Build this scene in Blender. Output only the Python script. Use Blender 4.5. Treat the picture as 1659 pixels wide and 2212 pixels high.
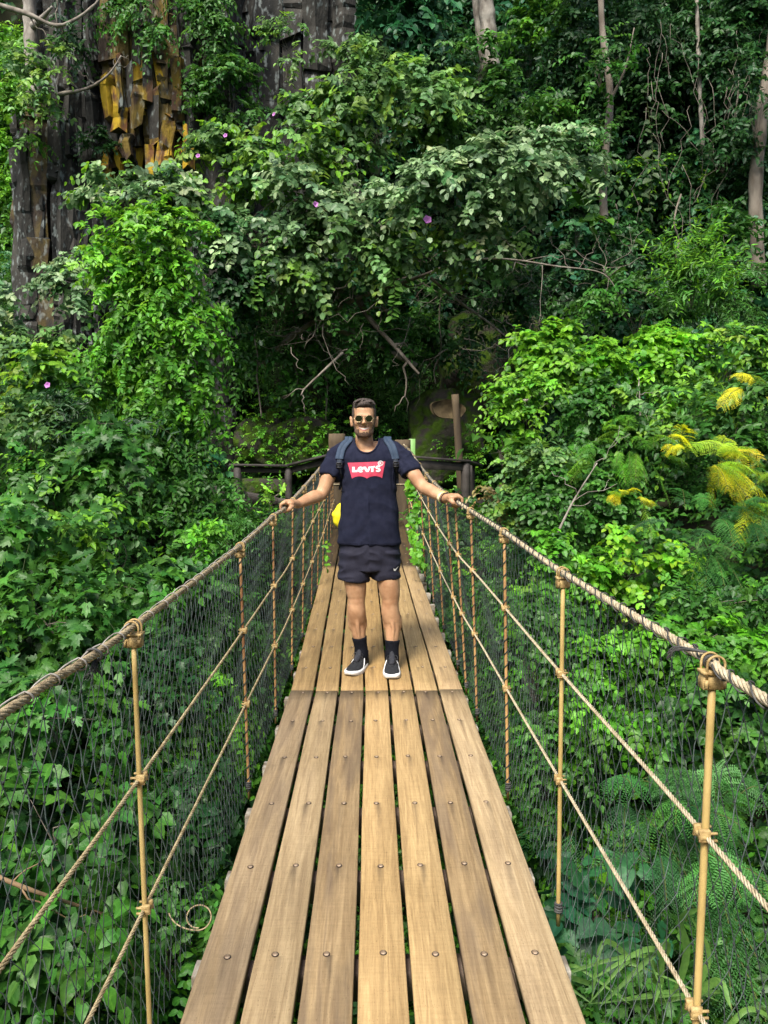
import bpy, math, random
import numpy as np
from mathutils import Vector, Matrix, noise as mnoise
from mathutils.bvhtree import BVHTree

for o in list(bpy.data.objects): bpy.data.objects.remove(o)
scene = bpy.context.scene
COL = scene.collection
R = math.radians
rng = np.random.default_rng(7)
random.seed(7)

# ------------------------------------------------------------------ camera
CAMLOC = Vector((-0.03, 0.0, 1.5)); PITCH = 5.2; YAW = 1.0; FPX = 1600.0
cd = bpy.data.cameras.new('camera'); cam = bpy.data.objects.new('camera', cd); COL.objects.link(cam)
cam.location = CAMLOC
cam.rotation_euler = (R(90 - PITCH), 0, R(-YAW))
cd.sensor_fit = 'VERTICAL'; cd.sensor_height = 24.0; cd.lens = 24.0 * FPX / 2212.0
cd.clip_start = 0.02; cd.clip_end = 500
scene.camera = cam
scene.render.resolution_x = 768; scene.render.resolution_y = 1024
CAMROT = cam.rotation_euler.to_matrix()

def P(u, v, y):
    """world point at world depth y on the sight line through photo position (u,v)"""
    d = CAMROT @ Vector(((u - 829.5) / FPX, -(v - 1106.0) / FPX, -1.0))
    t = (y - CAMLOC.y) / d.y
    return np.array(CAMLOC + d * t)

# ------------------------------------------------------------------ world and light
SUN_EL, SUN_AZ = 52.0, 204.0      # azimuth clockwise from +Y
w = bpy.data.worlds.new('World'); scene.world = w; w.use_nodes = True
nt = w.node_tree; bg = nt.nodes['Background']
sky = nt.nodes.new('ShaderNodeTexSky'); sky.sky_type = 'NISHITA'; sky.sun_disc = False
sky.sun_elevation = R(SUN_EL); sky.sun_rotation = R(SUN_AZ); sky.air_density = 1.0; sky.dust_density = 3.0; sky.ozone_density = 0.6
nt.links.new(sky.outputs[0], bg.inputs[0]); bg.inputs[1].default_value = 0.15
sl = bpy.data.lights.new('sun', 'SUN'); sun = bpy.data.objects.new('sun', sl); COL.objects.link(sun)
sl.energy = 3.0; sl.angle = R(16); sl.color = (1.0, 0.955, 0.87)
az = R(SUN_AZ); el = R(SUN_EL)
sdir = Vector((math.sin(az) * math.cos(el), math.cos(az) * math.cos(el), math.sin(el)))
sun.rotation_euler = sdir.to_track_quat('Z', 'Y').to_euler(); sun.location = (0, 0, 30)
vs = scene.view_settings; vs.view_transform = 'Standard'; vs.look = 'None'; vs.gamma = 1.0; vs.exposure = 1.0
scene.render.engine = 'CYCLES'

# ------------------------------------------------------------------ helpers
def tag(o, label=None, cat=None, group=None, kind=None):
    if label: o['label'] = label
    if cat: o['category'] = cat
    if group: o['group'] = group
    if kind: o['kind'] = kind
    return o

def empty(name, loc=(0, 0, 0), label=None, cat=None, group=None):
    o = bpy.data.objects.new(name, None); COL.objects.link(o); o.location = loc
    o.empty_display_size = 0.1
    return tag(o, label, cat, group)

def nrm(a):
    a = np.asarray(a, float)
    return a / np.maximum(np.linalg.norm(a, axis=-1, keepdims=True), 1e-9)

class MB:
    """collects polygons (numpy) and links them as one mesh object"""
    def __init__(s): s.V = []; s.F = {}; s.C = []; s.n = 0; s.order = []
    def add(s, V, F, col=None):
        V = np.asarray(V, float).reshape(-1, 3)
        for f in (F if isinstance(F, list) else [F]):
            f = np.asarray(f, np.int64)
            s.F.setdefault(f.shape[1], []).append(f + s.n)
        s.V.append(V)
        if col is not None:
            c = np.asarray(col, float)
            if c.ndim == 1: c = np.repeat(c[None], len(V), 0)
            if c.shape[1] == 3: c = np.concatenate([c, np.ones((len(c), 1))], 1)
            s.C.append(c)
        else: s.C.append(np.ones((len(V), 4)))
        s.n += len(V)
    def box(s, c, size, rot=None, bev=0.0):
        c = np.asarray(c, float); h = np.asarray(size, float) / 2
        b = min(bev, *(h * .45)) if bev else 0
        if b:
            pts = []
            for sx in (-1, 1):
                for sy in (-1, 1):
                    for sz in (-1, 1):
                        S = np.array([sx, sy, sz])
                        for k in range(3):
                            m = np.full(3, b); m[k] = 0
                            pts.append(S * (h - m))
            pts = np.array(pts)
            import bmesh
            bm = bmesh.new()
            for p in pts: bm.verts.new(p)
            r = bmesh.ops.convex_hull(bm, input=bm.verts)
            bm.verts.ensure_lookup_table(); bm.verts.index_update()
            V = np.array([v.co[:] for v in bm.verts]); F = np.array([[v.index for v in f.verts] for f in bm.faces if len(f.verts) == 3])
            Q = [[v.index for v in f.verts] for f in bm.faces if len(f.verts) == 4]
            bm.free()
            fs = [F] if len(F) else []
            if Q: fs.append(np.array(Q))
        else:
            V = np.array([[x, y, z] for x in (-1, 1) for y in (-1, 1) for z in (-1, 1)]) * h
            fs = [np.array([[0, 1, 3, 2], [4, 6, 7, 5], [0, 4, 5, 1], [2, 3, 7, 6], [0, 2, 6, 4], [1, 5, 7, 3]])]
        if rot is not None: V = V @ np.array(rot).T
        s.add(V + c, fs)
    def bar(s, a, b, wx, wz, up=(0, 0, 1)):
        a = np.asarray(a, float); b = np.asarray(b, float); d = nrm(b - a); x = nrm(np.cross(d, up)); z = np.cross(x, d)
        s.box((a + b) / 2, (wx, np.linalg.norm(b - a), wz), np.stack([x, d, z], 1), .004)
    def tube(s, pts, rad, sides=6, cap=True, col=None, flat=1.0):
        V, F, T = tube(pts, rad, sides, cap, flat)
        s.add(V, [F, T] if len(T) else [F], col)
    def ball(s, c, r, nu=10, nv=7, rot=None):
        r = np.broadcast_to(np.asarray(r, float), (3,))
        th = np.linspace(0, np.pi, nv + 1)[1:-1]; ph = np.linspace(0, 2 * np.pi, nu, endpoint=False)
        V = np.array([[math.sin(t) * math.cos(p), math.sin(t) * math.sin(p), math.cos(t)] for t in th for p in ph] + [[0, 0, 1], [0, 0, -1]])
        F = [[i * nu + j, (i + 1) * nu + j, (i + 1) * nu + (j + 1) % nu, i * nu + (j + 1) % nu] for i in range(nv - 2) for j in range(nu)]
        n = len(V); T = [[n - 2, j, (j + 1) % nu] for j in range(nu)] + [[n - 1, (nv - 2) * nu + (j + 1) % nu, (nv - 2) * nu + j] for j in range(nu)]
        V = V * r
        if rot is not None: V = V @ np.array(rot).T
        s.add(V + np.asarray(c), [np.array(F), np.array(T)])
    def torus(s, c, axis, Rr, r, nu=14, nv=5, flat=1.0):
        axis = nrm(axis); t = np.array([0, 0, 1.]) if abs(axis[2]) < .9 else np.array([1., 0, 0])
        x = nrm(np.cross(axis, t)); y = np.cross(axis, x)
        a = np.linspace(0, 2 * np.pi, nu, endpoint=False); b = np.linspace(0, 2 * np.pi, nv, endpoint=False)
        ring = np.cos(a)[:, None] * x + np.sin(a)[:, None] * y
        V = ring[:, None] * (Rr + r * np.cos(b))[None, :, None] + axis * (r * np.sin(b) * flat)[None, :, None] + np.asarray(c)
        i, j = np.meshgrid(np.arange(nu), np.arange(nv), indexing='ij'); i2 = (i + 1) % nu; j2 = (j + 1) % nv
        s.add(V.reshape(-1, 3), np.stack([i * nv + j, i2 * nv + j, i2 * nv + j2, i * nv + j2], -1).reshape(-1, 4))
    def mesh(s, name, color=False, smooth=True):
        me = bpy.data.meshes.new(name)
        V = np.concatenate(s.V); me.vertices.add(len(V)); me.vertices.foreach_set('co', V.astype(np.float32).ravel())
        loops = []; starts = []; tot = 0
        for k in sorted(s.F):
            f = np.concatenate(s.F[k]); loops.append(f.ravel()); starts.append(tot + np.arange(len(f)) * k); tot += f.size
        lo = np.concatenate(loops); st = np.concatenate(starts)
        me.loops.add(len(lo)); me.loops.foreach_set('vertex_index', lo.astype(np.int32))
        me.polygons.add(len(st)); me.polygons.foreach_set('loop_start', st.astype(np.int32))
        if smooth: me.polygons.foreach_set('use_smooth', np.ones(len(st), bool))
        me.update(calc_edges=True); me.validate()
        if color:
            C = np.concatenate(s.C); a = me.color_attributes.new('Col', 'FLOAT_COLOR', 'POINT')
            a.data.foreach_set('color', C.astype(np.float32).ravel())
        return me
    def build(s, name, mat, parent=None, color=False, smooth=True):
        me = s.mesh(name, color, smooth); me.materials.append(mat)
        o = bpy.data.objects.new(name, me); COL.objects.link(o)
        if parent is not None:
            o.parent = parent
            pl = world_loc(parent)
            if pl.length > 0: me.transform(Matrix.Translation(-pl))
        return o

def world_loc(o):
    v = Vector((0, 0, 0))
    while o is not None: v = v + Vector(o.location); o = o.parent
    return v

def frames(pts):
    pts = np.asarray(pts, float); T = np.gradient(pts, axis=0); T = nrm(T)
    up = np.array([0, 0, 1.]) if abs(T[0][2]) < .9 else np.array([1., 0, 0])
    X = np.zeros_like(T); x = nrm(np.cross(T[0], up))
    for i, t in enumerate(T):
        x = x - t * np.dot(x, t); x = nrm(x); X[i] = x
    return T, X, np.cross(T, X)

def tube(pts, rad, sides=6, cap=True, flat=1.0):
    pts = np.asarray(pts, float); n = len(pts); T, X, Y = frames(pts)
    r = np.broadcast_to(np.asarray(rad, float), (n,))
    a = np.linspace(0, 2 * np.pi, sides, endpoint=False)
    V = pts[:, None] + (np.cos(a)[None, :, None] * X[:, None] + np.sin(a)[None, :, None] * Y[:, None] * flat) * r[:, None, None]
    V = V.reshape(-1, 3)
    i, j = np.meshgrid(np.arange(n - 1), np.arange(sides), indexing='ij'); j2 = (j + 1) % sides
    F = np.stack([i * sides + j, i * sides + j2, (i + 1) * sides + j2, (i + 1) * sides + j], -1).reshape(-1, 4)
    Tt = np.zeros((0, 3), int)
    if cap:
        V = np.concatenate([V, pts[:1], pts[-1:]]); k = np.arange(sides); k2 = (k + 1) % sides
        Tt = np.concatenate([np.stack([np.full(sides, n * sides), k2, k], 1), np.stack([np.full(sides, n * sides + 1), (n - 1) * sides + k, (n - 1) * sides + k2], 1)])
    return V, F, Tt

def catmull(pts, n):
    pts = np.asarray(pts, float); m = len(pts)
    p = np.concatenate([[2 * pts[0] - pts[1]], pts, [2 * pts[-1] - pts[-2]]])
    t = np.linspace(0, m - 1 - 1e-6, n); i = t.astype(int); f = (t - i)[:, None]
    a, b, c, d = p[i], p[i + 1], p[i + 2], p[i + 3]
    return .5 * (2 * b + (c - a) * f + (2 * a - 5 * b + 4 * c - d) * f ** 2 + (3 * b - a - 3 * c + d) * f ** 3)

# ------------------------------------------------------------------ materials
def newmat(name):
    m = bpy.data.materials.new(name); m.use_nodes = True
    return m, m.node_tree, m.node_tree.nodes['Principled BSDF']
def L(nt, a, b): nt.links.new(a, b)
def mat(name, color, rough=.6, var=.25, scale=8., bump=.2, bscale=40., metal=0., spec=.5, color2=None, stretch=(1, 1, 1), detail=6, contrast=(.35, .65), bdist=.01):
    m, nt, b = newmat(name)
    b.inputs['Roughness'].default_value = rough; b.inputs['Metallic'].default_value = metal
    b.inputs['Specular IOR Level'].default_value = spec
    tc = nt.nodes.new('ShaderNodeTexCoord'); mp = nt.nodes.new('ShaderNodeMapping'); mp.inputs['Scale'].default_value = stretch
    L(nt, tc.outputs['Object'], mp.inputs[0])
    nz = nt.nodes.new('ShaderNodeTexNoise'); nz.inputs['Scale'].default_value = scale; nz.inputs['Detail'].default_value = detail
    L(nt, mp.outputs[0], nz.inputs['Vector'])
    cr = nt.nodes.new('ShaderNodeValToRGB'); cr.color_ramp.elements[0].position = contrast[0]; cr.color_ramp.elements[1].position = contrast[1]
    c = np.array(color); c2 = np.array(color2) if color2 is not None else np.clip(c * (1 + var), 0, 1)
    c1 = c if color2 is not None else c * (1 - var)
    cr.color_ramp.elements[0].color = (*c1, 1); cr.color_ramp.elements[1].color = (*c2, 1)
    L(nt, nz.outputs[0], cr.inputs[0]); L(nt, cr.outputs[0], b.inputs['Base Color'])
    if bump:
        n2 = nt.nodes.new('ShaderNodeTexNoise'); n2.inputs['Scale'].default_value = bscale; n2.inputs['Detail'].default_value = 5
        L(nt, mp.outputs[0], n2.inputs['Vector'])
        bp = nt.nodes.new('ShaderNodeBump'); bp.inputs['Strength'].default_value = bump; bp.inputs['Distance'].default_value = bdist
        L(nt, n2.outputs[0], bp.inputs['Height']); L(nt, bp.outputs[0], b.inputs['Normal'])
    return m

def leaf_material():
    m, nt, b = newmat('leaf')
    at = nt.nodes.new('ShaderNodeAttribute'); at.attribute_name = 'Col'
    # pale midrib (alpha runs 0 on the rib to 1 at the rim) and mottled blade
    rb = nt.nodes.new('ShaderNodeValToRGB'); rb.color_ramp.elements[0].position = .0; rb.color_ramp.elements[1].position = .16
    rb.color_ramp.elements[0].color = (1.55, 1.4, 1.5, 1); rb.color_ramp.elements[1].color = (1, 1, 1, 1); L(nt, at.outputs['Alpha'], rb.inputs[0])
    ml = nt.nodes.new('ShaderNodeMixRGB'); ml.blend_type = 'MULTIPLY'; ml.inputs[0].default_value = 1; L(nt, at.outputs['Color'], ml.inputs[1]); L(nt, rb.outputs[0], ml.inputs[2])
    tc = nt.nodes.new('ShaderNodeTexCoord'); nz = nt.nodes.new('ShaderNodeTexNoise'); nz.inputs['Scale'].default_value = 45; nz.inputs['Detail'].default_value = 5; L(nt, tc.outputs['Object'], nz.inputs[0])
    r2 = nt.nodes.new('ShaderNodeValToRGB'); r2.color_ramp.elements[0].position = .3; r2.color_ramp.elements[1].position = .7
    r2.color_ramp.elements[0].color = (.72, .78, .8, 1); r2.color_ramp.elements[1].color = (1.22, 1.12, 1.0, 1); L(nt, nz.outputs[0], r2.inputs[0])
    m3 = nt.nodes.new('ShaderNodeMixRGB'); m3.blend_type = 'MULTIPLY'; m3.inputs[0].default_value = 1; L(nt, ml.outputs[0], m3.inputs[1]); L(nt, r2.outputs[0], m3.inputs[2])
    bpn = nt.nodes.new('ShaderNodeBump'); bpn.inputs['Strength'].default_value = .35; bpn.inputs['Distance'].default_value = .01; L(nt, nz.outputs[0], bpn.inputs['Height']); L(nt, bpn.outputs[0], b.inputs['Normal'])
    L(nt, m3.outputs[0], b.inputs['Base Color']); b.inputs['Roughness'].default_value = .45
    b.inputs['Specular IOR Level'].default_value = .35
    tr = nt.nodes.new('ShaderNodeBsdfTranslucent'); mx = nt.nodes.new('ShaderNodeMixShader'); mx.inputs[0].default_value = .32
    hs = nt.nodes.new('ShaderNodeHueSaturation'); hs.inputs['Hue'].default_value = .48; hs.inputs['Value'].default_value = 1.5
    L(nt, at.outputs['Color'], hs.inputs['Color']); L(nt, hs.outputs[0], tr.inputs[0])
    out = nt.nodes['Material Output']; L(nt, b.outputs[0], mx.inputs[1]); L(nt, tr.outputs[0], mx.inputs[2]); L(nt, mx.outputs[0], out.inputs[0])
    return m
M_LEAF = leaf_material()
M_BARK = mat('bark', (.09, .07, .05), .9, scale=6, color2=(.22, .19, .15), bump=.8, bscale=25, stretch=(1, 1, .3))
M_BARKPALE = mat('pale_bark', (.12, .10, .08), .9, scale=9, color2=(.34, .31, .26), bump=.6, bscale=30, stretch=(1, 1, .5))
M_TWIG = mat('twig', (.10, .08, .06), .9, scale=9, color2=(.24, .21, .17), bump=.3)
M_DRY = mat('dry_leaf', (.30, .24, .10), .8, scale=9, color2=(.45, .38, .2), bump=.3)
M_SOIL = mat('soil', (.008, .010, .005), 1.0, scale=1.3, color2=(.035, .035, .02), bump=1.0, bscale=12, spec=.1)
def rock_material():
    m, nt, b = newmat('cliff_rock')
    b.inputs['Roughness'].default_value = .9; b.inputs['Specular IOR Level'].default_value = .2
    tc = nt.nodes.new('ShaderNodeTexCoord')
    def noise(sc, st, det=8):
        mp = nt.nodes.new('ShaderNodeMapping'); mp.inputs['Scale'].default_value = st; L(nt, tc.outputs['Object'], mp.inputs[0])
        n = nt.nodes.new('ShaderNodeTexNoise'); n.inputs['Scale'].default_value = sc; n.inputs['Detail'].default_value = det; L(nt, mp.outputs[0], n.inputs[0]); return n
    def ramp(src, a, b_, ca, cb):
        r = nt.nodes.new('ShaderNodeValToRGB'); r.color_ramp.elements[0].position = a; r.color_ramp.elements[1].position = b_
        r.color_ramp.elements[0].color = (*ca, 1); r.color_ramp.elements[1].color = (*cb, 1); L(nt, src, r.inputs[0]); return r
    base = ramp(noise(2.2, (1, 1, .3)).outputs[0], .35, .62, (.008, .009, .009), (.050, .047, .040))
    lich = ramp(noise(11, (1, 1, .5), 10).outputs[0], .56, .66, (0, 0, 0), (1, 1, 1))
    mx = nt.nodes.new('ShaderNodeMixRGB'); L(nt, lich.outputs[0], mx.inputs[0]); L(nt, base.outputs[0], mx.inputs[1]); mx.inputs[2].default_value = (.15, .17, .16, 1)
    at = nt.nodes.new('ShaderNodeAttribute'); at.attribute_name = 'Col'      # R: how much orange lichen this face carries
    sep = nt.nodes.new('ShaderNodeSeparateColor'); L(nt, at.outputs['Color'], sep.inputs[0])
    yn = ramp(noise(6, (1, 1, .35), 8).outputs[0], .33, .47, (0, 0, 0), (1, 1, 1))
    mm = nt.nodes.new('ShaderNodeMath'); mm.operation = 'MULTIPLY'; L(nt, sep.outputs[0], mm.inputs[0]); L(nt, yn.outputs[0], mm.inputs[1])
    yc = ramp(noise(5, (1, 1, .5)).outputs[0], .42, .56, (.12, .055, .022), (.38, .25, .018))
    m2 = nt.nodes.new('ShaderNodeMixRGB'); L(nt, mm.outputs[0], m2.inputs[0]); L(nt, mx.outputs[0], m2.inputs[1]); L(nt, yc.outputs[0], m2.inputs[2])
    L(nt, m2.outputs[0], b.inputs['Base Color'])
    bp = nt.nodes.new('ShaderNodeBump'); bp.inputs['Strength'].default_value = .9; bp.inputs['Distance'].default_value = .05
    L(nt, noise(9, (1, 1, .5), 9).outputs[0], bp.inputs['Height']); L(nt, bp.outputs[0], b.inputs['Normal'])
    return m
M_ROCK = rock_material()
M_MOSSROCK = mat('mossy_rock', (.040, .075, .008), .95, scale=5.5, color2=(.040, .036, .030), bump=1.0, bscale=9, contrast=(.42, .58), spec=.1, detail=12, bdist=.06)

# ------------------------------------------------------------------ terrain
def sstep(a, b, x):
    t = np.clip((x - a) / (b - a), 0, 1); return t * t * (3 - 2 * t)
def wob(x, y, f=1., ph=0.):
    return (np.sin(x * 1.3 * f + ph + 1.7 * np.sin(y * .7 * f + ph)) + np.sin(y * 1.1 * f - ph + 1.3 * np.sin(x * .9 * f)) + .5 * np.sin(2.7 * f * x + y * 2.1 * f + ph)) / 2.5
def ycliff(x):
    return 14.6 + .5 * np.sin(x * .8) + .25 * np.sin(x * 2.3 + 1) + 6.0 * sstep(-7.0, -7.8, x)
def terr(x, y):
    s = np.clip(np.abs(x) - 1.1, 0, 9)
    low = -3.4 + 1.7 * (1 - np.exp(-s / .7)) + .42 * s + .22 * np.clip(np.abs(y) - 2, 0, 9) * np.clip(s, 0, 1.5) / 1.5
    w_ = sstep(9.0, 10.9, y) * sstep(4.2, 3.0, np.abs(x))
    z = low * (1 - w_) + (-.15) * w_
    z = z + .22 * wob(x, y, .9) * (1 - w_)
    yc = ycliff(x)
    c = np.clip(y - yc, 0, 8)
    z = z + 3.1 * c + .45 * wob(x, z * .8, 1.2, 2.) * np.clip(c, 0, 1)
    z = z + 2.2 * np.clip(-y - 14, 0, 5)
    return z
def build_terrain():
    xs = np.concatenate([-np.geomspace(60, 9.2, 14), np.arange(-9, 9.01, .22), np.geomspace(9.2, 60, 14)])
    ys = np.concatenate([-np.geomspace(60, 4.2, 12), np.arange(-4, 14, .25), np.arange(14, 23, .12), np.geomspace(23.2, 90, 14)])
    X, Y = np.meshgrid(xs, ys, indexing='ij'); Z = terr(X, Y)
    n, m = X.shape; V = np.stack([X, Y, Z], -1).reshape(-1, 3)
    i, j = np.meshgrid(np.arange(n - 1), np.arange(m - 1), indexing='ij')
    F = np.stack([i * m + j, (i + 1) * m + j, (i + 1) * m + j + 1, i * m + j + 1], -1).reshape(-1, 4)
    b = MB(); b.add(V, F); o = b.build('ground', M_SOIL); tag(o, kind='structure')
    return V, F
TV, TF = build_terrain()

def build_cliff():
    """columnar rock face: upright broken prisms standing out of the hillside"""
    b = MB(); r = random.Random(5)
    def prism(cx, cy, z0, z1, rad, k, lich, tilt=0.0):
        a0 = r.uniform(0, 6.28); a = [a0 + 2 * math.pi * i / k + r.uniform(-.25, .25) for i in range(k)]
        rr = [rad * r.uniform(.75, 1.15) for _ in a]
        nseg = max(3, int((z1 - z0) / .33)); V = []; prev = None
        zs = [z0] + sorted(r.uniform(z0, z1) for _ in range(nseg - 1)) + [z1]
        for q, z in enumerate(zs):
            sc = r.uniform(.74, 1.12); ox, oy = r.uniform(-.035, .035), r.uniform(-.09, .05)
            for i in range(k):
                zz = z + r.uniform(-.35, .35) * rad * (2 if q in (0, len(zs) - 1) else .6)
                V.append((cx + ox + rr[i] * sc * math.cos(a[i]), cy + oy + rr[i] * sc * math.sin(a[i]), zz))
            if q not in (0, len(zs) - 1) and r.random() < .5:      # a broken step
                sc2 = sc * r.uniform(.82, 1.15)
                for i in range(k): V.append((cx + ox + rr[i] * sc2 * math.cos(a[i]), cy + oy - .03 + rr[i] * sc2 * math.sin(a[i]), z + .03 + r.uniform(0, .05)))
        V = np.array(V); nr = len(V) // k
        # unshared faces keep the facets crisp
        for q in range(nr - 1):
            for i in range(k):
                j = (i + 1) % k
                col = (lich if r.random() < .85 else 0, 0, 0)
                b.add(V[[q * k + i, q * k + j, (q + 1) * k + j, (q + 1) * k + i]], np.array([[0, 1, 2, 3]]), col)
        b.add(V[-k:], np.arange(k)[None], (0, 0, 0)); b.add(V[:k][::-1], np.arange(k)[None], (lich * .3, 0, 0))
    for u in range(64, 500, 9):
        for row in range(3):
            uu = u + r.uniform(-9, 9); yy = 14.3 + row * .35 + r.uniform(-.15, .25) - (.35 if 240 < u < 420 else 0)
            hot = 235 < uu < 425
            if hot:
                # broken faces hanging over the hollow: yellow lower parts, grey upper part
                vb = 395 - abs(uu - 300) * .35 + r.uniform(-170, 30); vm = vb - r.uniform(40, 140)
                p0 = P(uu, vb, yy); p1 = P(uu, vm, yy); p2 = P(uu, -160, yy)
                prism(p0[0], yy - .12, p0[2], p1[2], r.uniform(.08, .20), r.choice((4, 5)), r.choice((1.0, 1.0, .9, .6, .3)))
                prism(p0[0], yy + .1, p1[2] - .1, p2[2], r.uniform(.12, .28), 5, .22 if r.random() < .4 else 0)
            else:
                p0 = P(uu, 800, yy); vt = r.uniform(225, 330) if u < 115 else -160
                p2 = P(uu, vt, yy)
                prism(p0[0], yy + .1, p0[2] - 2, p2[2], r.uniform(.08, .23), r.choice((4, 5, 6)), .14 if u < 110 and r.random() < .35 else .0)
    # the dark wall and its pale streaks behind the centre
    for u in range(490, 760, 15):
        yy = 15.6 + r.uniform(-.2, .3); p0 = P(u, 520, yy); p2 = P(u, -160, yy)
        prism(p0[0], yy + .4, p0[2] - 2, p2[2], r.uniform(.18, .42), 5, 0.0)
    o = b.build('cliff', M_ROCK, color=True, smooth=False); tag(o, kind='structure')
build_cliff()

# ------------------------------------------------------------------ leaves
SH = {   # half outlines: (along, half width) at three stations, two midrib stations implied
    'ovate': [(.12, .20), (.42, .30), (.78, .17)],
    'round': [(.08, .26), (.48, .40), (.86, .22)],
    'heart': [(-.06, .26), (.28, .42), (.70, .23)],
    'lance': [(.15, .10), (.45, .14), (.78, .08)],
    'lobed': [(.05, .20), (.42, .50), (.52, .16)],
}
def leaves(b, p, d, n, Ln, shape='ovate', col=(.05, .15, .02), lod=1, curl=.18):
    p = np.asarray(p); k = len(p)
    if k == 0: return
    d = nrm(d); n = n - d * np.sum(n * d, 1, keepdims=True); n = nrm(n); s = np.cross(d, n)
    Ln = np.broadcast_to(Ln, (k,))[:, None]
    col = np.broadcast_to(col, (k, 3))
    col = np.concatenate([col, np.ones((k, 1))], 1); cu = (curl * rng.uniform(.2, 2.2, (k, 1)))
    fold = rng.uniform(.1, .45, (k, 1))
    def pt(a, w): return p + Ln * (d * a + s * w + n * (abs(w) * fold - cu * a * a))
    o = SH[shape]
    if shape == 'lobed':
        prof = [(-.10, .17), (.34, .46), (.36, .22), (.74, .28), (.68, .13)]
        mid = [0, .3, .6, 1.0]
        V = [pt(m_, 0) for m_ in mid]
        for sg in (1, -1): V += [pt(a, w * sg) for a, w in prof]
        V = np.stack(V, 1); q = np.arange(k)[:, None, None] * 14
        A = 4; B = 9
        F4 = np.array([[0, A, A + 1, A + 2], [1, A + 2, A + 3, A + 4], [0, B + 2, B + 1, B], [1, B + 4, B + 3, B + 2]])
        F3 = np.array([[0, A + 2, 1], [1, A + 4, 2], [2, A + 4, 3], [0, 1, B + 2], [1, 2, B + 4], [2, 3, B + 4]])
        cc = np.repeat(col, 14, 0).reshape(k, 14, 4); cc[:, :4, 3] = 0
        b.add(V.reshape(-1, 3), [(q + F4).reshape(-1, 4), (q + F3).reshape(-1, 3)], cc.reshape(-1, 4)); return
    if lod == 0:
        V = np.stack([pt(0, 0), pt(o[1][0], o[1][1]), pt(1, 0), pt(o[1][0], -o[1][1])], 1); q = np.arange(k)[:, None, None] * 4
        b.add(V.reshape(-1, 3), (q + np.array([[0, 1, 2], [0, 2, 3]])).reshape(-1, 3), np.repeat(col, 4, 0) * np.tile([[1, 1, 1, 0], [1, 1, 1, 1], [1, 1, 1, 0], [1, 1, 1, 1]], (k, 1))); return
    if lod == 1:
        o1 = (.5 * (o[0][0] + o[1][0]), .5 * (o[0][1] + o[1][1]) * 1.1); o2 = (.5 * (o[1][0] + o[2][0]) + .05, .5 * (o[1][1] + o[2][1]) * 1.05)
        V = np.stack([pt(0, 0), pt(o1[0], o1[1]), pt(o2[0], o2[1]), pt(1, 0), pt(o2[0], -o2[1]), pt(o1[0], -o1[1])], 1); q = np.arange(k)[:, None, None] * 6
        b.add(V.reshape(-1, 3), (q + np.array([[0, 1, 2, 3], [0, 3, 4, 5]])).reshape(-1, 4), np.repeat(col, 6, 0) * np.tile([[1, 1, 1, 0], [1, 1, 1, 1], [1, 1, 1, 1], [1, 1, 1, 0], [1, 1, 1, 1], [1, 1, 1, 1]], (k, 1))); return
    V = [pt(0, 0), pt(.45, 0), pt(1, 0)]
    for sg in (1, -1): V += [pt(a, w * sg) for a, w in o]
    V = np.stack(V, 1); q = np.arange(k)[:, None, None] * 9
    F = np.array([[0, 3, 4, 1], [1, 4, 5, 2], [0, 1, 7, 6], [1, 2, 8, 7]])
    cc = np.repeat(col, 9, 0).reshape(k, 9, 4); cc[:, :3, 3] = 0; cc = cc.reshape(-1, 4)
    b.add(V.reshape(-1, 3), (q + F).reshape(-1, 4), cc)

UP = np.array([0, 0, 1.])
def palette(cols, k):
    cols = np.array(cols); i = rng.integers(0, len(cols), k)
    f = rng.uniform(.75, 1.3, (k, 1)); return np.clip(cols[i] * f * (1 + rng.uniform(-.12, .12, (k, 3))), 0, 1)
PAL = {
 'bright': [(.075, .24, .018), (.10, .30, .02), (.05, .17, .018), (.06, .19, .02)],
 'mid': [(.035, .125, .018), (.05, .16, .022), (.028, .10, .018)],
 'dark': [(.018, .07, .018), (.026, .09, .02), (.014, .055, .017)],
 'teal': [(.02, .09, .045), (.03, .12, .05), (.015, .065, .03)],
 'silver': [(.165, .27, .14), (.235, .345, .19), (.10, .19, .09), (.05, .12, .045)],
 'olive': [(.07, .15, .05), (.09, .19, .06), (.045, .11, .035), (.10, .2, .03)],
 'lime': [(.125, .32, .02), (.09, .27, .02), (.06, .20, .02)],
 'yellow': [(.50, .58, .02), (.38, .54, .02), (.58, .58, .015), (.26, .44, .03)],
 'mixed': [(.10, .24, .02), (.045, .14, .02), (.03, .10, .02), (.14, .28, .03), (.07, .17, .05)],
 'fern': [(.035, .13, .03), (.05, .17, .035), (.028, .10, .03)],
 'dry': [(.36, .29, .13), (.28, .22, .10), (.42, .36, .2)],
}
for k_, f_ in {'bright': 1.15, 'mid': 1.15, 'dark': 1.2, 'teal': 1.3, 'olive': 1.4, 'lime': 1.3, 'mixed': 1.35, 'silver': 1.15, 'fern': 1.25}.items(): PAL[k_] = [tuple(min(.6, q * f_) for q in c_) for c_ in PAL[k_]]
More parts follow.
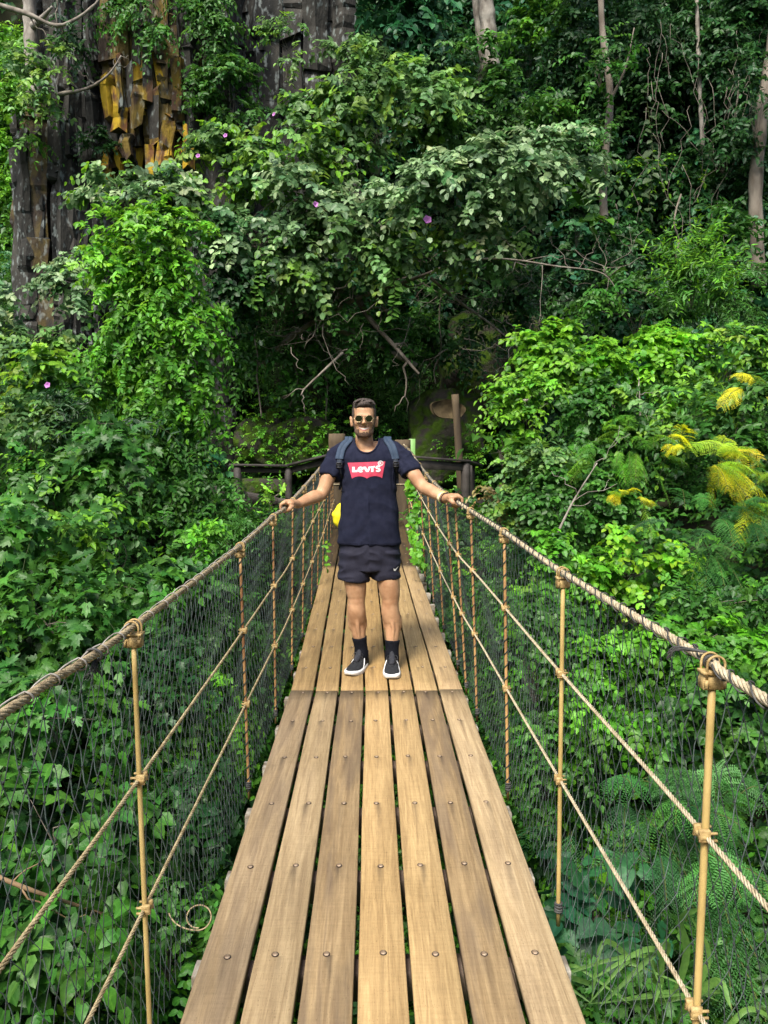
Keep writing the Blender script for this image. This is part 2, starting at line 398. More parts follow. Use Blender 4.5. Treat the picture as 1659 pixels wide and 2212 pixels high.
def sprays(b, p0, out, Ln, m=7, ls=4.5, shape='ovate', pal='mid', lod=1, droop=.5, upb=.6, outb=.5, stems=.5, tipcol=None, opp=True):
    """arching shoots carrying leaves on both sides; p0 start points, out outward directions"""
    S = len(p0)
    if S == 0: return
    d0 = nrm(out + rng.normal(0, .55, (S, 3)) + UP * .15)
    sl = Ln * ls * rng.uniform(.6, 1.3, S)[:, None]
    g = -UP * droop
    nn = nrm(UP * upb + out * outb + rng.normal(0, .33, (S, 3)))
    sc = palette(PAL[pal], S) * (1 + .22 * wob(p0[:, 0:1] * 2.2, p0[:, 2:3] * 2.2)) * np.array([1, 1, .9]) ** (1)
    sc = np.clip(sc, 0, .8)
    for k in range(m):
        t = (k + .6) / m + rng.uniform(-.04, .04, (S, 1))
        p = p0 + d0 * t * sl + g * t * t * sl
        tg = nrm(d0 + 2 * g * t)
        sd = nrm(np.cross(tg, nn)) * (1 if k % 2 else -1)
        last = k == m - 1
        d = nrm(tg * (.45 if not last else 1.5) + sd * (.9 if not last else .1) - UP * .15 + rng.normal(0, .22, (S, 3)))
        n = nrm(nn + rng.normal(0, .28, (S, 3)))
        size = Ln * rng.uniform(.65, 1.15, S) * (1.0 - .35 * max(0, (k / m) - .4))
        c = sc * rng.uniform(.82, 1.2, (S, 1))
        if k >= m - 2 and tipcol is not None:
            young = (rng.random((S, 1)) < .5); c = np.where(young, np.array(tipcol) * rng.uniform(.8, 1.15, (S, 1)), c)
        leaves(b, p, d, n, size, shape, c, lod)
        if opp and not last:
            d2 = nrm(tg * .45 - sd * .9 - UP * .15 + rng.normal(0, .22, (S, 3)))
            leaves(b, p, d2, nrm(nn + rng.normal(0, .28, (S, 3))), size * .95, shape, c * .95, lod)
    if stems > 0:
        sel = np.nonzero(rng.random(S) < stems)[0]
        if len(sel):
            ts = np.linspace(0, 1, 4)[None, :, None]; q0 = p0[sel][:, None]; dd = d0[sel][:, None]; l2 = sl[sel][:, None]
            q = q0 + dd * ts * l2 + g * ts * ts * l2
            sdv = nrm(np.cross(dd, nn[sel][:, None])) * (Ln * .022)
            up2 = nrm(nn[sel][:, None]) * (Ln * .03)
            V = np.stack([q + sdv, q - sdv, q - up2], 2)      # K,4,3,3
            K = len(sel); V = V.reshape(-1, 3); base = np.arange(K)[:, None] * 12
            F = []
            for i in range(3):
                for j in range(3):
                    j2 = (j + 1) % 3; F.append(np.stack([base[:, 0] + i * 3 + j, base[:, 0] + i * 3 + j2, base[:, 0] + (i + 1) * 3 + j2, base[:, 0] + (i + 1) * 3 + j], 1))
            b.add(V, np.concatenate(F), (.06, .09, .03))

# ------------------------------------------------------------------ shrubs, climbers and trees
def branch_path(a, b_, sag, n=8, jit=.06):
    a = np.asarray(a, float); b_ = np.asarray(b_, float); t = np.linspace(0, 1, n)[:, None]
    Lg = np.linalg.norm(b_ - a); p = a + (b_ - a) * t + UP * sag * Lg * np.sin(np.pi * t)
    j = rng.normal(0, jit * Lg / n ** .5, (n, 3)); j[0] = 0; j[-1] = 0
    return p + j
def bush(u, v, y, ru, rv, lpx, label, name='shrub', cat='shrub', pal='mid', shape='ovate', cov=5.5, m=6, droop=.5, K=None, dy=None,
         lod=1, tip=None, stem=True, ls=4.0, upb=.6, outb=.5, group=None, rootdv=None, frond=False, stems=.5, gap=.30):
    if not frond: lpx = lpx * (.66 if y > 11 else (.56 if shape != 'lobed' else .50) if y > 5 else .48)
    C = P(u, v, y); s = y / FPX; rx, rz, Ln = ru * s, rv * s, lpx * s
    ryy = dy if dy else min(.55 * rx, .9)
    K = K or int(np.clip(ru * rv / (lpx * lpx * 4), 8, 60))
    D = nrm(rng.normal(0, 1, (K * 4, 3))); D = D[(D[:, 1] < .35)][:K]
    rad = np.array([rx, ryy, rz]); rr = rng.uniform(.45, .92, (len(D), 1))
    cc = C + D * rad * rr
    crad = gap * min(rx, rz) * rng.uniform(.7, 1.25, len(D))
    narea = np.pi * ru * rv; leafa = .32 * lpx * lpx; nl = int(cov * narea / leafa)
    root = empty(name, (float(C[0]), float(C[1]), float(C[2] - rz)), label, cat, group)
    b = MB()
    if frond:
        S = max(5, int(cov / 2.2 * narea / (.5 * lpx * lpx)))
        ci = rng.integers(0, len(D), S); o = nrm(rng.normal(0, 1, (S, 3))); o[:, 1] = -abs(o[:, 1]) * .8
        p0 = cc[ci] + o * crad[ci][:, None] * .6
        out = nrm(o * .5 + D[ci] * .6 + np.array([0, -.25, .1]))
        fronds(b, p0, out, Ln, pal)
    else:
        S = max(10, nl // (2 * m - 1))
        ci = rng.integers(0, len(D), S)
        o = nrm(rng.normal(0, 1, (S, 3))); flip = rng.random(S) < .7; o[:, 1] = np.where(flip, -abs(o[:, 1]), o[:, 1])
        o[:, 2] = np.where(rng.random(S) < .6, abs(o[:, 2]), o[:, 2])
        q = crad[ci][:, None] * rng.uniform(.45, 1.0, (S, 1))
        p0 = cc[ci] + o * q
        out = nrm(o + .6 * D[ci] + np.array([0, -.2, 0]))
        sprays(b, p0, out, Ln, m, ls, shape, pal, lod, droop, upb, outb, stems, tip)
    b.build('foliage', M_LEAF, root, color=True)
    if stem:
        tb = MB(); base = C + np.array([rng.uniform(-.1, .1) * rx, .4 * ryy, -rz * 1.0])
        for i in range(min(len(cc), 16)):
            midp = C + np.array([0, .2 * ryy, -rz * .3]) + rng.normal(0, .12, 3) * rad
            p = catmull([base, midp, cc[i]], 9); r0 = max(.004, .011 * s * 100 / 10 * min(1, rx))
            tb.tube(p, np.linspace(r0 * 1.3, r0 * .35, 9), 5)
        tb.build('stem', M_TWIG, root)
    return root

def fronds(b, p0, out, Ln, pal, m=15, q=11):
    """feathery compound leaves: rachis, pairs of pinnae, pairs of leaflets"""
    S = len(p0); d0 = nrm(out + rng.normal(0, .35, (S, 3)) + UP * .3); nn = nrm(UP * 1.0 + np.array([0, -.25, 0]) + rng.normal(0, .35, (S, 3)))
    FL = Ln * rng.uniform(.8, 1.25, (S, 1)); g = -UP * .55; c0 = palette(PAL[pal], S)
    for k in range(m):
        t = (k + 1) / m; p = p0 + d0 * t * FL + g * t * t * FL; tg = nrm(d0 + 2 * g * t); sd = nrm(np.cross(tg, nn))
        pl = FL * .34 * math.sin(math.pi * (.20 + .66 * t)) 
        for sg in (1, -1):
            pd = nrm(sd * sg * .8 + tg * .62 - UP * .18 + rng.normal(0, .10, (S, 3)))
            for j in range(q):
                tt = (j + .6) / q; pp = p + pd * pl * tt - UP * pl * tt * tt * .38; ss = nrm(np.cross(pd, nn))
                cj = c0 * rng.uniform(.85, 1.15, (S, 1))
                for s2 in (1, -1):
                    leaves(b, pp, nrm(ss * s2 + pd * .45), nn + rng.normal(0, .15, (S, 3)), (pl * .155 * (1.1 - .5 * tt))[:, 0], 'lance2', cj, 0)
    for i in range(S):
        t = np.linspace(0, 1, 5)[:, None]; b.tube(p0[i] + d0[i] * t * FL[i] + g * t * t * FL[i], .002 + .0015 * FL[i, 0], 3, False, (.12, .14, .04))
SH['lance2'] = [(.15, .2), (.45, .19), (.78, .2)]

def undergrowth():
    """the growth that covers every slope, too dense to count"""
    V, F = TV, TF; a, b_, c = V[F[:, 0]], V[F[:, 1]], V[F[:, 2]]; d = V[F[:, 3]]
    n = np.cross(c - a, d - b_); ar = np.linalg.norm(n, axis=1) / 2; n = nrm(n); n *= np.sign(n[:, 2:3] + 1e-9)
    cen = (a + c) / 2; x, y, z = cen.T
    def batch(mask, count, Ln, pal, shape, lod, up=.35, m=5, lift=.35, droop=.6, cl=9, tip=None):
        idx = np.nonzero(mask)[0]; p = ar[idx] / ar[idx].sum(); nc = max(1, count // cl)
        ii = rng.choice(idx, nc, p=p); uv = rng.random((nc, 2, 1)); q = a[ii] + (b_[ii] - a[ii]) * uv[:, 0] + (d[ii] - a[ii]) * uv[:, 1]
        q = q + n[ii] * rng.uniform(0, lift, (nc, 1))
        P0 = np.repeat(q, cl, 0) + rng.normal(0, Ln * 2.0, (nc * cl, 3)); N = np.repeat(n[ii], cl, 0)
        b = MB(); sprays(b, P0, N, Ln, m, 4.0, shape, pal, lod, droop, .6, .5, .35, tip)
        o = b.build('undergrowth', M_LEAF, color=True); return o
    wide = (y > 10) & (y < 45) & (np.abs(x) >= 9) & (np.abs(x) < 45)
    tag(batch(wide, 16000, .34, 'mid', 'ovate', 0, lift=.8), kind='stuff')
    hollow = (np.abs(x + .3) < 3.0) & (y > 13.2) & (z < 4.2)
    rocky = (x < -2.9) & (x > -8.2) & (y > 13.4) & (z > 2.0)
    wall = (x < -.6) & (x > -3.6) & (y > 14.8) & (z > 5.6)
    face = (y > 13.6) & (y < 24) & (np.abs(x) < 13) & (z < 19) & ~hollow & ~rocky & ~wall
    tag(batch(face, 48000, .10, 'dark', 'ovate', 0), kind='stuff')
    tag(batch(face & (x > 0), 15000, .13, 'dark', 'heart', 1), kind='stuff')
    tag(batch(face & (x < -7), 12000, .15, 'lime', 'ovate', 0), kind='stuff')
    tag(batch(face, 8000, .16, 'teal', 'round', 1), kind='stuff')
    tag(batch(hollow | rocky & (z < 5), 9000, .11, 'mid', 'lance', 0, lift=.35), kind='stuff')
    side = (y > -1.5) & (y < 13.6) & (np.abs(x) < 9.5)
    tag(batch(side & (y < 6) & (np.abs(x) < 5), 20000, .07, 'dark', 'heart', 1, lift=.5), kind='stuff')
    tag(batch(side & (y < 6) & (np.abs(x) < 5), 9000, .065, 'bright', 'ovate', 1, lift=.7), kind='stuff')
    tag(batch(side & (y >= 5), 24000, .085, 'mid', 'ovate', 0, lift=.5), kind='stuff')
    tag(batch(side & (y >= 5), 9000, .095, 'dark', 'round', 0, lift=.4), kind='stuff')
    tag(batch(side & (np.abs(x) < 2.2), 7000, .08, 'bright', 'ovate', 1, lift=.5), kind='stuff')
undergrowth()

LIME = (.15, .37, .02)
def planting():
    B = bush
    # --- far left, distant and bright
    B(10, 150, 21, 70, 130, 17, 'far bright trees seen past the left edge of the rock face, topmost crown', 'tree', 'tree', 'lime', cov=5)
    B(15, 380, 20.5, 65, 130, 16, 'far light green tree crown low behind the left edge of the rock face', 'tree', 'tree', 'lime', cov=5)
    B(5, 600, 19, 60, 110, 17, 'dark far bushes at the left edge beside the foot of the rock face', pal='teal', cov=5)
    # --- top left over the rock
    B(100, 180, 13.4, 85, 55, 20, 'light leafed branches hanging in front of the upper left rock columns', pal='olive', cov=3.6)
    B(55, 260, 13.8, 60, 60, 18, 'pale green tuft at the left end of the rock columns', pal='bright', cov=3.6)
    B(330, 40, 13.6, 75, 60, 17, 'narrow vine curtain hanging over the middle rock columns', 'climbing_vine', 'vine', 'mid', cov=2.6, droop=1.2)
    B(455, 90, 13.9, 75, 110, 17, 'thick green vines falling beside the black cliff wall', 'climbing_vine', 'vine', 'mid', cov=4.2, droop=1.1)
    B(495, 215, 13.7, 65, 70, 17, 'dark green bush hanging right of the orange rock', pal='mid', cov=4.5)
    B(260, 30, 14, 45, 60, 16, 'small sprays hanging above the orange rock', 'climbing_vine', 'vine', 'mid', cov=2.2, droop=1.0)
    B(170, 60, 13.6, 50, 60, 17, 'thin dark leaves in front of the upper left rock', pal='dark', cov=2.5)
    B(212, 320, 14.0, 26, 50, 15, 'dark ivy patch between the grey and the orange rock columns', 'climbing_vine', 'vine', 'dark', cov=4)
    # --- the large silver leafed bush across the centre
    B(620, 345, 12.9, 200, 90, 25, 'broad dusty green shrub right of the orange rock, upper part', pal='olive', cov=5, tip=LIME, shape='round')
    B(560, 470, 12.3, 230, 110, 26, 'dusty grey-green shrub spreading left of centre below the rock', pal='silver', cov=5, shape='round')
    B(320, 440, 12.6, 140, 52, 24, 'grey-green shrub under the orange rock face', pal='silver', cov=5, shape='round', tip=LIME)
    B(820, 260, 13.3, 190, 110, 24, 'dull green shrub high above the man, behind the pale one', pal='olive', cov=5, shape='round')
    B(1000, 430, 11.6, 240, 95, 27, 'palest silvery shrub with sunlit top above and right of the man', pal='silver', cov=5.5, shape='round', upb=.9, tip=(.22, .34, .17))
    B(1170, 370, 12.2, 130, 80, 24, 'silvery branch end reaching right toward the thin trunk', pal='silver', cov=4.5, shape='round')
    B(740, 560, 12.2, 170, 80, 25, 'dull grey-green shrub hanging over the dark hollow above the man', pal='olive', cov=3.4, shape='round')
    B(1000, 545, 11.9, 190, 60, 24, 'thin olive branches beneath the palest silvery shrub', pal='olive', cov=2.6, shape='round')
    B(500, 560, 12.0, 90, 110, 23, 'dark shrub just right of the tall leafy column', pal='dark', cov=4.5, shape='round')
    B(620, 110, 14.2, 46, 60, 17, 'light climbing shoot standing out against the black cliff wall', 'climbing_vine', 'vine', 'olive', cov=1.8, tip=LIME)
    # --- top centre and right
    B(830, 60, 14.6, 120, 75, 30, 'bush with large blue-green leaves at the top centre', pal='teal', cov=5, shape='heart')
    B(760, 160, 14.2, 100, 60, 22, 'dull green bush under the large blue-green leaves', pal='olive', cov=4)
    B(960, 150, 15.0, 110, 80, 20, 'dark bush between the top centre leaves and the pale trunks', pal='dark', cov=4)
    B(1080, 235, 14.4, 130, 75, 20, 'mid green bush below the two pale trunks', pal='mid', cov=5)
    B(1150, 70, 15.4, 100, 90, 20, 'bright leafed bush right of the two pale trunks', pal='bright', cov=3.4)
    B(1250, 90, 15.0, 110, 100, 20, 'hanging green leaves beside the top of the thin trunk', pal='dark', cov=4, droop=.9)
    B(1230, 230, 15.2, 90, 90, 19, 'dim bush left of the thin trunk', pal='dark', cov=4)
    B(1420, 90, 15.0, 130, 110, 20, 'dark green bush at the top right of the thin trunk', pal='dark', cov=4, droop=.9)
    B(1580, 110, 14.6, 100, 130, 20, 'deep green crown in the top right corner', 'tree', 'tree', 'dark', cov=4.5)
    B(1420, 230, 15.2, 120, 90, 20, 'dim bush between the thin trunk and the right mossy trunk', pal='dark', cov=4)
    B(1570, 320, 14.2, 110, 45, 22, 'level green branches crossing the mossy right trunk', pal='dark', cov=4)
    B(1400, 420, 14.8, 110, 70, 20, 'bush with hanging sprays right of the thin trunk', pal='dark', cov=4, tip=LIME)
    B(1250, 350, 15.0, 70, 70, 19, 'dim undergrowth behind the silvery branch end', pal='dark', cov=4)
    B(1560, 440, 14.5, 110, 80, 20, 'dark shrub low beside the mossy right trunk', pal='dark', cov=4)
    B(1250, 490, 12.5, 46, 42, 44, 'small plant with a few big round leaves right of the silvery shrub', 'broad_leaf_plant', 'plant', 'bright', shape='heart', cov=2.0, m=3)
    B(1330, 560, 13.2, 90, 70, 19, 'dark fine leafed bush under the big round leaves', pal='dark', cov=4)
    B(1500, 590, 10.4, 100, 75, 30, 'bright bush with narrow upright leaves at the right', pal='bright', shape='lance', cov=7, droop=.0, tip=LIME)
    B(1590, 520, 11.6, 80, 60, 24, 'green bush behind the narrow leafed one at the right edge', pal='mid', cov=4.5)
    B(1380, 665, 11.4, 130, 60, 22, 'shadowy bush above the yellow-green hedge at the right', pal='mid', cov=4.5)
    B(1590, 650, 10.6, 90, 60, 24, 'green bush with long leaves by the right edge', pal='mid', shape='lance', cov=6)
    B(1080, 640, 13.4, 110, 70, 20, 'dark leaves around the hollow right of the man', pal='dark', cov=3.2)
    # --- right hedge
    B(1200, 790, 8.8, 150, 70, 28, 'yellow-green shrub crowning the growth right of the round wooden sign', pal='lime', cov=6.5, tip=LIME, shape='round')
    B(1400, 790, 8.8, 150, 70, 28, 'yellowish green top of the hedge in the middle of the right side', pal='lime', cov=6, tip=LIME, shape='round')
    B(1580, 780, 8.6, 130, 75, 30, 'light green hedge top at the right edge', pal='mixed', cov=5, tip=LIME)
    B(1140, 890, 8.0, 85, 90, 26, 'green shrub overhanging the dark railing at the right', pal='lime', cov=5, tip=LIME)
    B(1085, 960, 7.8, 40, 50, 52, 'few large heart leaves hanging next to the tall brown pole', 'broad_leaf_plant', 'plant', 'mid', shape='heart', cov=2.2, m=3, droop=1.0)
    B(1290, 930, 8.0, 130, 90, 28, 'shaded green shrub in the middle of the right hedge', pal='mid', cov=5, shape='heart')
    B(1470, 900, 7.6, 140, 85, 32, 'light green broad leaved growth right of the hedge middle', pal='mixed', cov=5, shape='ovate')
    B(1600, 930, 7.0, 110, 100, 36, 'large pointed mid green leaves at the right edge behind the yellow fronds', pal='mid', cov=5, shape='ovate')
    B(1360, 960, 6.6, 90, 60, 60, 'green feathery fronds left of the yellow ones', 'feathery_shrub', 'shrub', 'lime', frond=True, cov=6, stem=False)
    B(1490, 995, 6.0, 120, 36, 80, 'bright yellow feathery fronds in the middle of the right side', 'feathery_shrub', 'shrub', 'yellow', frond=True, cov=16, stem=False)
    B(1640, 1060, 5.6, 50, 60, 80, 'yellow feathery fronds cut by the right edge', 'feathery_shrub', 'shrub', 'yellow', frond=True, cov=20, stem=False)
    B(1635, 845, 6.3, 38, 34, 70, 'small yellow-green feathery fronds high at the right edge', 'feathery_shrub', 'shrub', 'yellow', frond=True, cov=7, stem=False)
    B(1365, 1078, 5.9, 36, 20, 45, 'small golden fronds left of and below the yellow ones', 'feathery_shrub', 'shrub', 'yellow', frond=True, cov=8, stem=False)
    B(1550, 1150, 5.7, 140, 70, 100, 'dark green feathery fronds under the yellow ones', 'feathery_shrub', 'shrub', 'fern', frond=True, cov=9, stem=False)
    B(1145, 1065, 7.0, 85, 105, 24, 'small leaved twiggy growth beside the man\'s hand at the right rope', pal='olive', cov=3.6, shape='round')
    B(1080, 1085, 7.1, 45, 70, 24, 'withered tan leaves hanging by the right handrail rope', 'withered_vine', 'vine', 'dry', cov=1.4, droop=1.3)
    B(1230, 1100, 6.8, 130, 110, 26, 'dusky small leaved shrub right of the handrail rope', pal='mid', cov=5, shape='round')
    B(1380, 1230, 6.0, 140, 80, 32, 'glowing yellow-green sprays below the golden fronds', pal='lime', cov=4.5, shape='round', tip=(.22, .42, .02))
    B(1200, 1260, 5.8, 120, 90, 30, 'green climbing leaves behind the right net, middle', pal='bright', cov=5, shape='heart')
    B(1560, 1290, 5.0, 130, 80, 36, 'shaded green leaves at the right edge over the thick rope', pal='mid', cov=4.5, shape='ovate')
    B(1470, 1400, 4.6, 170, 90, 38, 'dense bright green creeper above the thick right rope', pal='bright', cov=5.5, shape='heart', lod=2)
    B(1160, 1420, 5.0, 130, 120, 36, 'hanging heart shaped leaves behind the right net', pal='mid', cov=5.5, shape='heart', droop=1.1, lod=2)
    B(1330, 1500, 4.6, 150, 110, 38, 'green creeper behind the net between two right posts', pal='bright', cov=5.5, shape='heart', lod=2)
    B(1570, 1560, 3.9, 110, 110, 44, 'leafy creeper under the thick rope by the nearest right post', pal='mid', cov=5, shape='heart', lod=2)
    B(1300, 1740, 3.9, 200, 110, 150, 'large dark feathery fern behind the right net, left half', 'fern', 'fern', 'fern', frond=True, cov=10, stem=False)
    B(1500, 1820, 3.5, 190, 130, 165, 'large dark feathery fern behind the right net by the nearest post', 'fern', 'fern', 'fern', frond=True, cov=10, stem=False)
    B(1180, 1650, 4.6, 90, 120, 36, 'dark hanging leaves low beside the right edge of the deck', pal='mid', cov=4.5, shape='heart', lod=2)
    B(1290, 1960, 3.6, 110, 90, 100, 'plant with very large dark leaves low right of the deck', 'broad_leaf_plant', 'plant', 'teal', shape='heart', cov=4, m=3, lod=2)
    B(1600, 2060, 3.2, 120, 120, 56, 'pointed green leaves in the lower right corner', pal='mid', cov=5, shape='ovate', lod=2)
    B(1330, 2150, 3.1, 120, 90, 70, 'lobed green leaves at the bottom right beneath the net', pal='mid', cov=4, shape='lobed', lod=2, m=4)
    # --- left: the tall column and its neighbours
    B(325, 560, 8.4, 125, 100, 27, 'rounded top of the tall bright green climber left of the centre', 'climbing_shrub', 'shrub', 'lime', cov=8, tip=LIME, shape='ovate', K=60, gap=.42, ls=2.8)
    B(340, 790, 8.4, 130, 200, 27, 'tall column of glossy green climber left of the centre', 'climbing_shrub', 'shrub', 'bright', cov=8, droop=.9, shape='ovate', K=90, gap=.42, ls=2.8)
    B(410, 1040, 8.4, 105, 130, 26, 'foot of the green climber left of the dark railing', 'climbing_shrub', 'shrub', 'mid', cov=6, droop=.9, K=34)
    B(165, 610, 10.5, 60, 75, 25, 'grey-green shrub between the rock foot and the tall climber', pal='silver', cov=4.6, shape='round')
    B(8, 665, 9.6, 42, 80, 26, 'pale creeper at the left edge above the yellow-green shrub', pal='silver', cov=4.4, shape='round')
    B(130, 765, 9.4, 120, 55, 26, 'dull creeper left of the tall climber', pal='olive', cov=4.5, shape='round')
    B(120, 830, 8.2, 120, 60, 30, 'yellow-green creeper in the middle of the left side', pal='mixed', cov=4.5, shape='round', tip=LIME)
    B(200, 900, 7.6, 120, 60, 36, 'dark glossy leaved shrub below the yellow-green creeper', pal='dark', shape='lance', cov=6)
    B(60, 930, 7.4, 110, 70, 30, 'twiggy light growth at the left edge', pal='olive', cov=4, shape='round')
    B(260, 1000, 6.8, 130, 70, 56, 'plant with long pointed leaves under the climber', 'broad_leaf_plant', 'plant', 'mid', shape='lobed', cov=5, m=4)
    B(120, 1060, 6.6, 120, 80, 36, 'fresh green shrub left of the long pointed leaves', pal='mid', cov=4.8, tip=LIME)
    B(60, 1160, 5.4, 130, 80, 62, 'broad lobed green leaves at the left edge, half way down', 'broad_leaf_plant', 'plant', 'mid', shape='lobed', cov=4.6, m=4)
    B(230, 1180, 5.8, 130, 90, 40, 'light green shrub below the lobed leaves on the left', pal='mixed', cov=5, tip=LIME)
    B(400, 1200, 6.6, 110, 90, 30, 'small leaved green bush by the left handrail rope', pal='bright', cov=5)
    B(500, 1160, 7.6, 80, 50, 26, 'narrow leaved shrub near the man\'s hand at the left rope', pal='mid', shape='lance', cov=6)
    B(585, 1070, 7.0, 26, 30, 20, 'thin light shoot rising behind the left rope beside the hand', 'climbing_vine', 'vine', 'lime', cov=1.6, droop=0)
    B(110, 1330, 4.4, 150, 90, 66, 'large maple-like leaves at the left edge over the thick rope', 'broad_leaf_plant', 'plant', 'mid', shape='lobed', cov=5, m=4)
    B(310, 1290, 5.2, 120, 70, 42, 'soft green leaves above the thick left rope', pal='mid', cov=5, shape='heart', lod=2)
    B(450, 1330, 5.6, 120, 90, 34, 'shaded small leaves behind the left net near the far posts', pal='mid', cov=4.6, shape='heart')
    B(90, 1560, 3.9, 150, 100, 74, 'large lobed leaves behind the left net under the thick rope', 'broad_leaf_plant', 'plant', 'mid', shape='lobed', cov=5, m=4)
    B(310, 1500, 4.4, 130, 110, 52, 'dark lobed leaves behind the nearest left post', 'broad_leaf_plant', 'plant', 'dark', shape='lobed', cov=5, m=4)
    B(440, 1560, 4.6, 120, 120, 36, 'small drooping bright leaves behind the left net', pal='bright', cov=5, shape='heart', droop=1.1, lod=2)
    B(120, 1800, 3.3, 160, 110, 90, 'big veined leaves low behind the left net', 'broad_leaf_plant', 'plant', 'mid', shape='heart', cov=4.6, m=4, lod=2)
    B(400, 1760, 3.9, 120, 120, 46, 'creeper with hanging leaves left of the deck', pal='dark', cov=5, shape='heart', droop=1.1, lod=2)
    B(130, 2050, 2.9, 160, 120, 92, 'big heart shaped leaves in the lower left corner', 'broad_leaf_plant', 'plant', 'mid', shape='heart', cov=4.4, m=4, lod=2)
    B(360, 2020, 3.2, 110, 130, 56, 'broken shade leaves beside the lower left of the deck', pal='mid', cov=4, shape='ovate', lod=2)
planting()
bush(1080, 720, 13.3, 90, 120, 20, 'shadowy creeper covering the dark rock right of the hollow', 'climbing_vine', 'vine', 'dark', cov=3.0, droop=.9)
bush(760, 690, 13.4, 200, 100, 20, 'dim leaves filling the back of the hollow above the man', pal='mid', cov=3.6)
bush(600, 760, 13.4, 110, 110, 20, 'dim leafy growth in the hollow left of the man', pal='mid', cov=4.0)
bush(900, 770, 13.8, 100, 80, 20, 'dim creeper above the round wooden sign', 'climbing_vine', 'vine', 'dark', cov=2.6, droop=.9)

M_DRYB = mat('dry_branch', (.12, .075, .035), .9, scale=9, color2=(.26, .17, .09), bump=.3)
def wood_things():
    # pale trunks at the top
    def trunk(name, label, pts, r0, r1, m, group=None, crown=None, sub=()):
        root = empty(name, tuple(float(c) for c in pts[0]), label, 'tree', group)
        b = MB(); p = catmull(pts, 26); rr = np.linspace(r0, r1, 26) * (1 + .08 * np.sin(np.arange(26) * 1.9)); b.tube(p, rr, 10); b.build('trunk', m, root)
        for q in sub:
            b = MB(); p2 = catmull(q, 12); b.tube(p2, np.linspace(r1 * .7, r1 * .2, 12), 6); b.build('branch', m, root)
        if crown is not None:
            b = MB(); K = 260; c = np.asarray(crown[0]); d = nrm(rng.normal(0, 1, (K, 3)))
            sprays(b, c + d * crown[1] * rng.uniform(.4, 1, (K, 1)), d, .16, 6, 4, 'ovate', 'mid', 0, .6); b.build('crown', M_LEAF, root, color=True)
    g = lambda u, v, y: P(u, v, y)
    trunk('tree', 'thicker of the two pale straight trunks at the top centre', [g(1062, 150, 14.3), g(1055, 60, 14.2), g(1045, -60, 14.1), g(1035, -300, 14.2)], .15, .13, M_BARKPALE, crown=(g(1040, -380, 14.2), 1.2), sub=[[g(1045, -60, 14.1), g(1010, -140, 14), g(980, -260, 14)]])
    trunk('tree', 'slimmer of the two pale straight trunks at the top centre', [g(1050, 160, 14.7), g(1035, 60, 14.6), g(1022, -60, 14.5), g(1010, -260, 14.5)], .08, .07, M_BARKPALE, crown=(g(1000, -330, 14.5), .9))
    trunk('tree', 'long thin pale trunk standing at the upper right', [g(1305, 480, 13.4), g(1303, 380, 13.5), g(1318, 210, 13.5), g(1300, 50, 13.6), g(1295, -200, 13.6)], .075, .045, M_BARK, crown=(g(1295, -300, 13.6), 1.0), sub=[[g(1312, 230, 13.5), g(1350, 150, 13.3), g(1370, 60, 13.2)]])
    trunk('tree', 'mossy bent trunk near the right edge', [g(1640, 620, 13.8), g(1632, 420, 13.7), g(1645, 260, 13.7), g(1665, 120, 13.8), g(1690, -80, 13.9)], .13, .09, M_BARK, crown=(g(1700, -200, 13.9), 1.2))
    trunk('tree', 'slim dark trunk right of the thin pale one', [g(1518, 320, 14.3), g(1510, 160, 14.3), g(1505, 0, 14.3), g(1500, -150, 14.3)], .04, .03, M_BARKPALE)
    trunk('tree', 'grey trunk in the top left corner', [g(72, 210, 14.2), g(66, 60, 14.2), g(60, -120, 14.2)], .13, .11, M_BARKPALE, crown=(g(55, -330, 14.2), 1.3), sub=[[g(66, 60, 14.2), g(90, 40, 13.9), g(112, 15, 13.7)]])
    # bare crooked boughs by the rock
    def bough(label, pts, r, m=M_TWIG, name='bough', cat='branch', kids=5, klen=.35):
        root = empty(name, tuple(float(c) for c in pts[0]), label, cat)
        b = MB(); p = catmull(pts, 22); b.tube(p, np.linspace(r, r * .35, 22) * (1 + .1 * rng.normal(0, 1, 22)), 7); b.build('limb', m, root)
        if kids:
            for i in range(kids):
                b = MB()
                k = rng.integers(5, 20); d = nrm(rng.normal(0, 1, 3) * (1, .5, 1) + (p[min(k + 1, 21)] - p[k]) * 6); Lk = klen * rng.uniform(.5, 1.4)
                q = branch_path(p[k], p[k] + d * Lk, rng.uniform(-.15, .15), 7, .12); b.tube(q, np.linspace(r * .4, r * .1, 7), 4)
                q2 = branch_path(q[4], q[4] + nrm(d + rng.normal(0, .7, 3)) * Lk * .5, .05, 5, .1); b.tube(q2, np.linspace(r * .2, r * .07, 5), 4)
                b.build('twig', m, root)
    bough('crooked bare bough at the top left in front of the rock', [g(-20, 5, 13.2), g(60, 30, 13.1), g(130, 55, 13.1), g(205, 10, 13.1), g(225, -40, 13.2)], .045)
    bough('thin bent bough crossing below the grey rock columns', [g(120, 205, 13.4), g(190, 190, 13.4), g(235, 160, 13.3), g(262, 120, 13.3)], .03)
    bough('broken pale branch hanging above the railing left of the man', [g(740, 762, 12.2), g(700, 800, 12.0), g(660, 838, 11.9), g(650, 854, 11.8)], .024, M_TWIG, kids=2)
    bough('thick leaning branch pointing down right above the man', [g(770, 640, 12.9), g(800, 690, 12.6), g(850, 745, 12.3), g(905, 808, 12.1)], .06, M_BARK, kids=4, klen=.6)
    bough('long crossing dead bough in the dark hollow', [g(560, 790, 12.9), g(640, 720, 12.8), g(760, 650, 12.7), g(900, 600, 12.6), g(1000, 560, 12.5)], .06, M_BARK, kids=9, klen=.8)
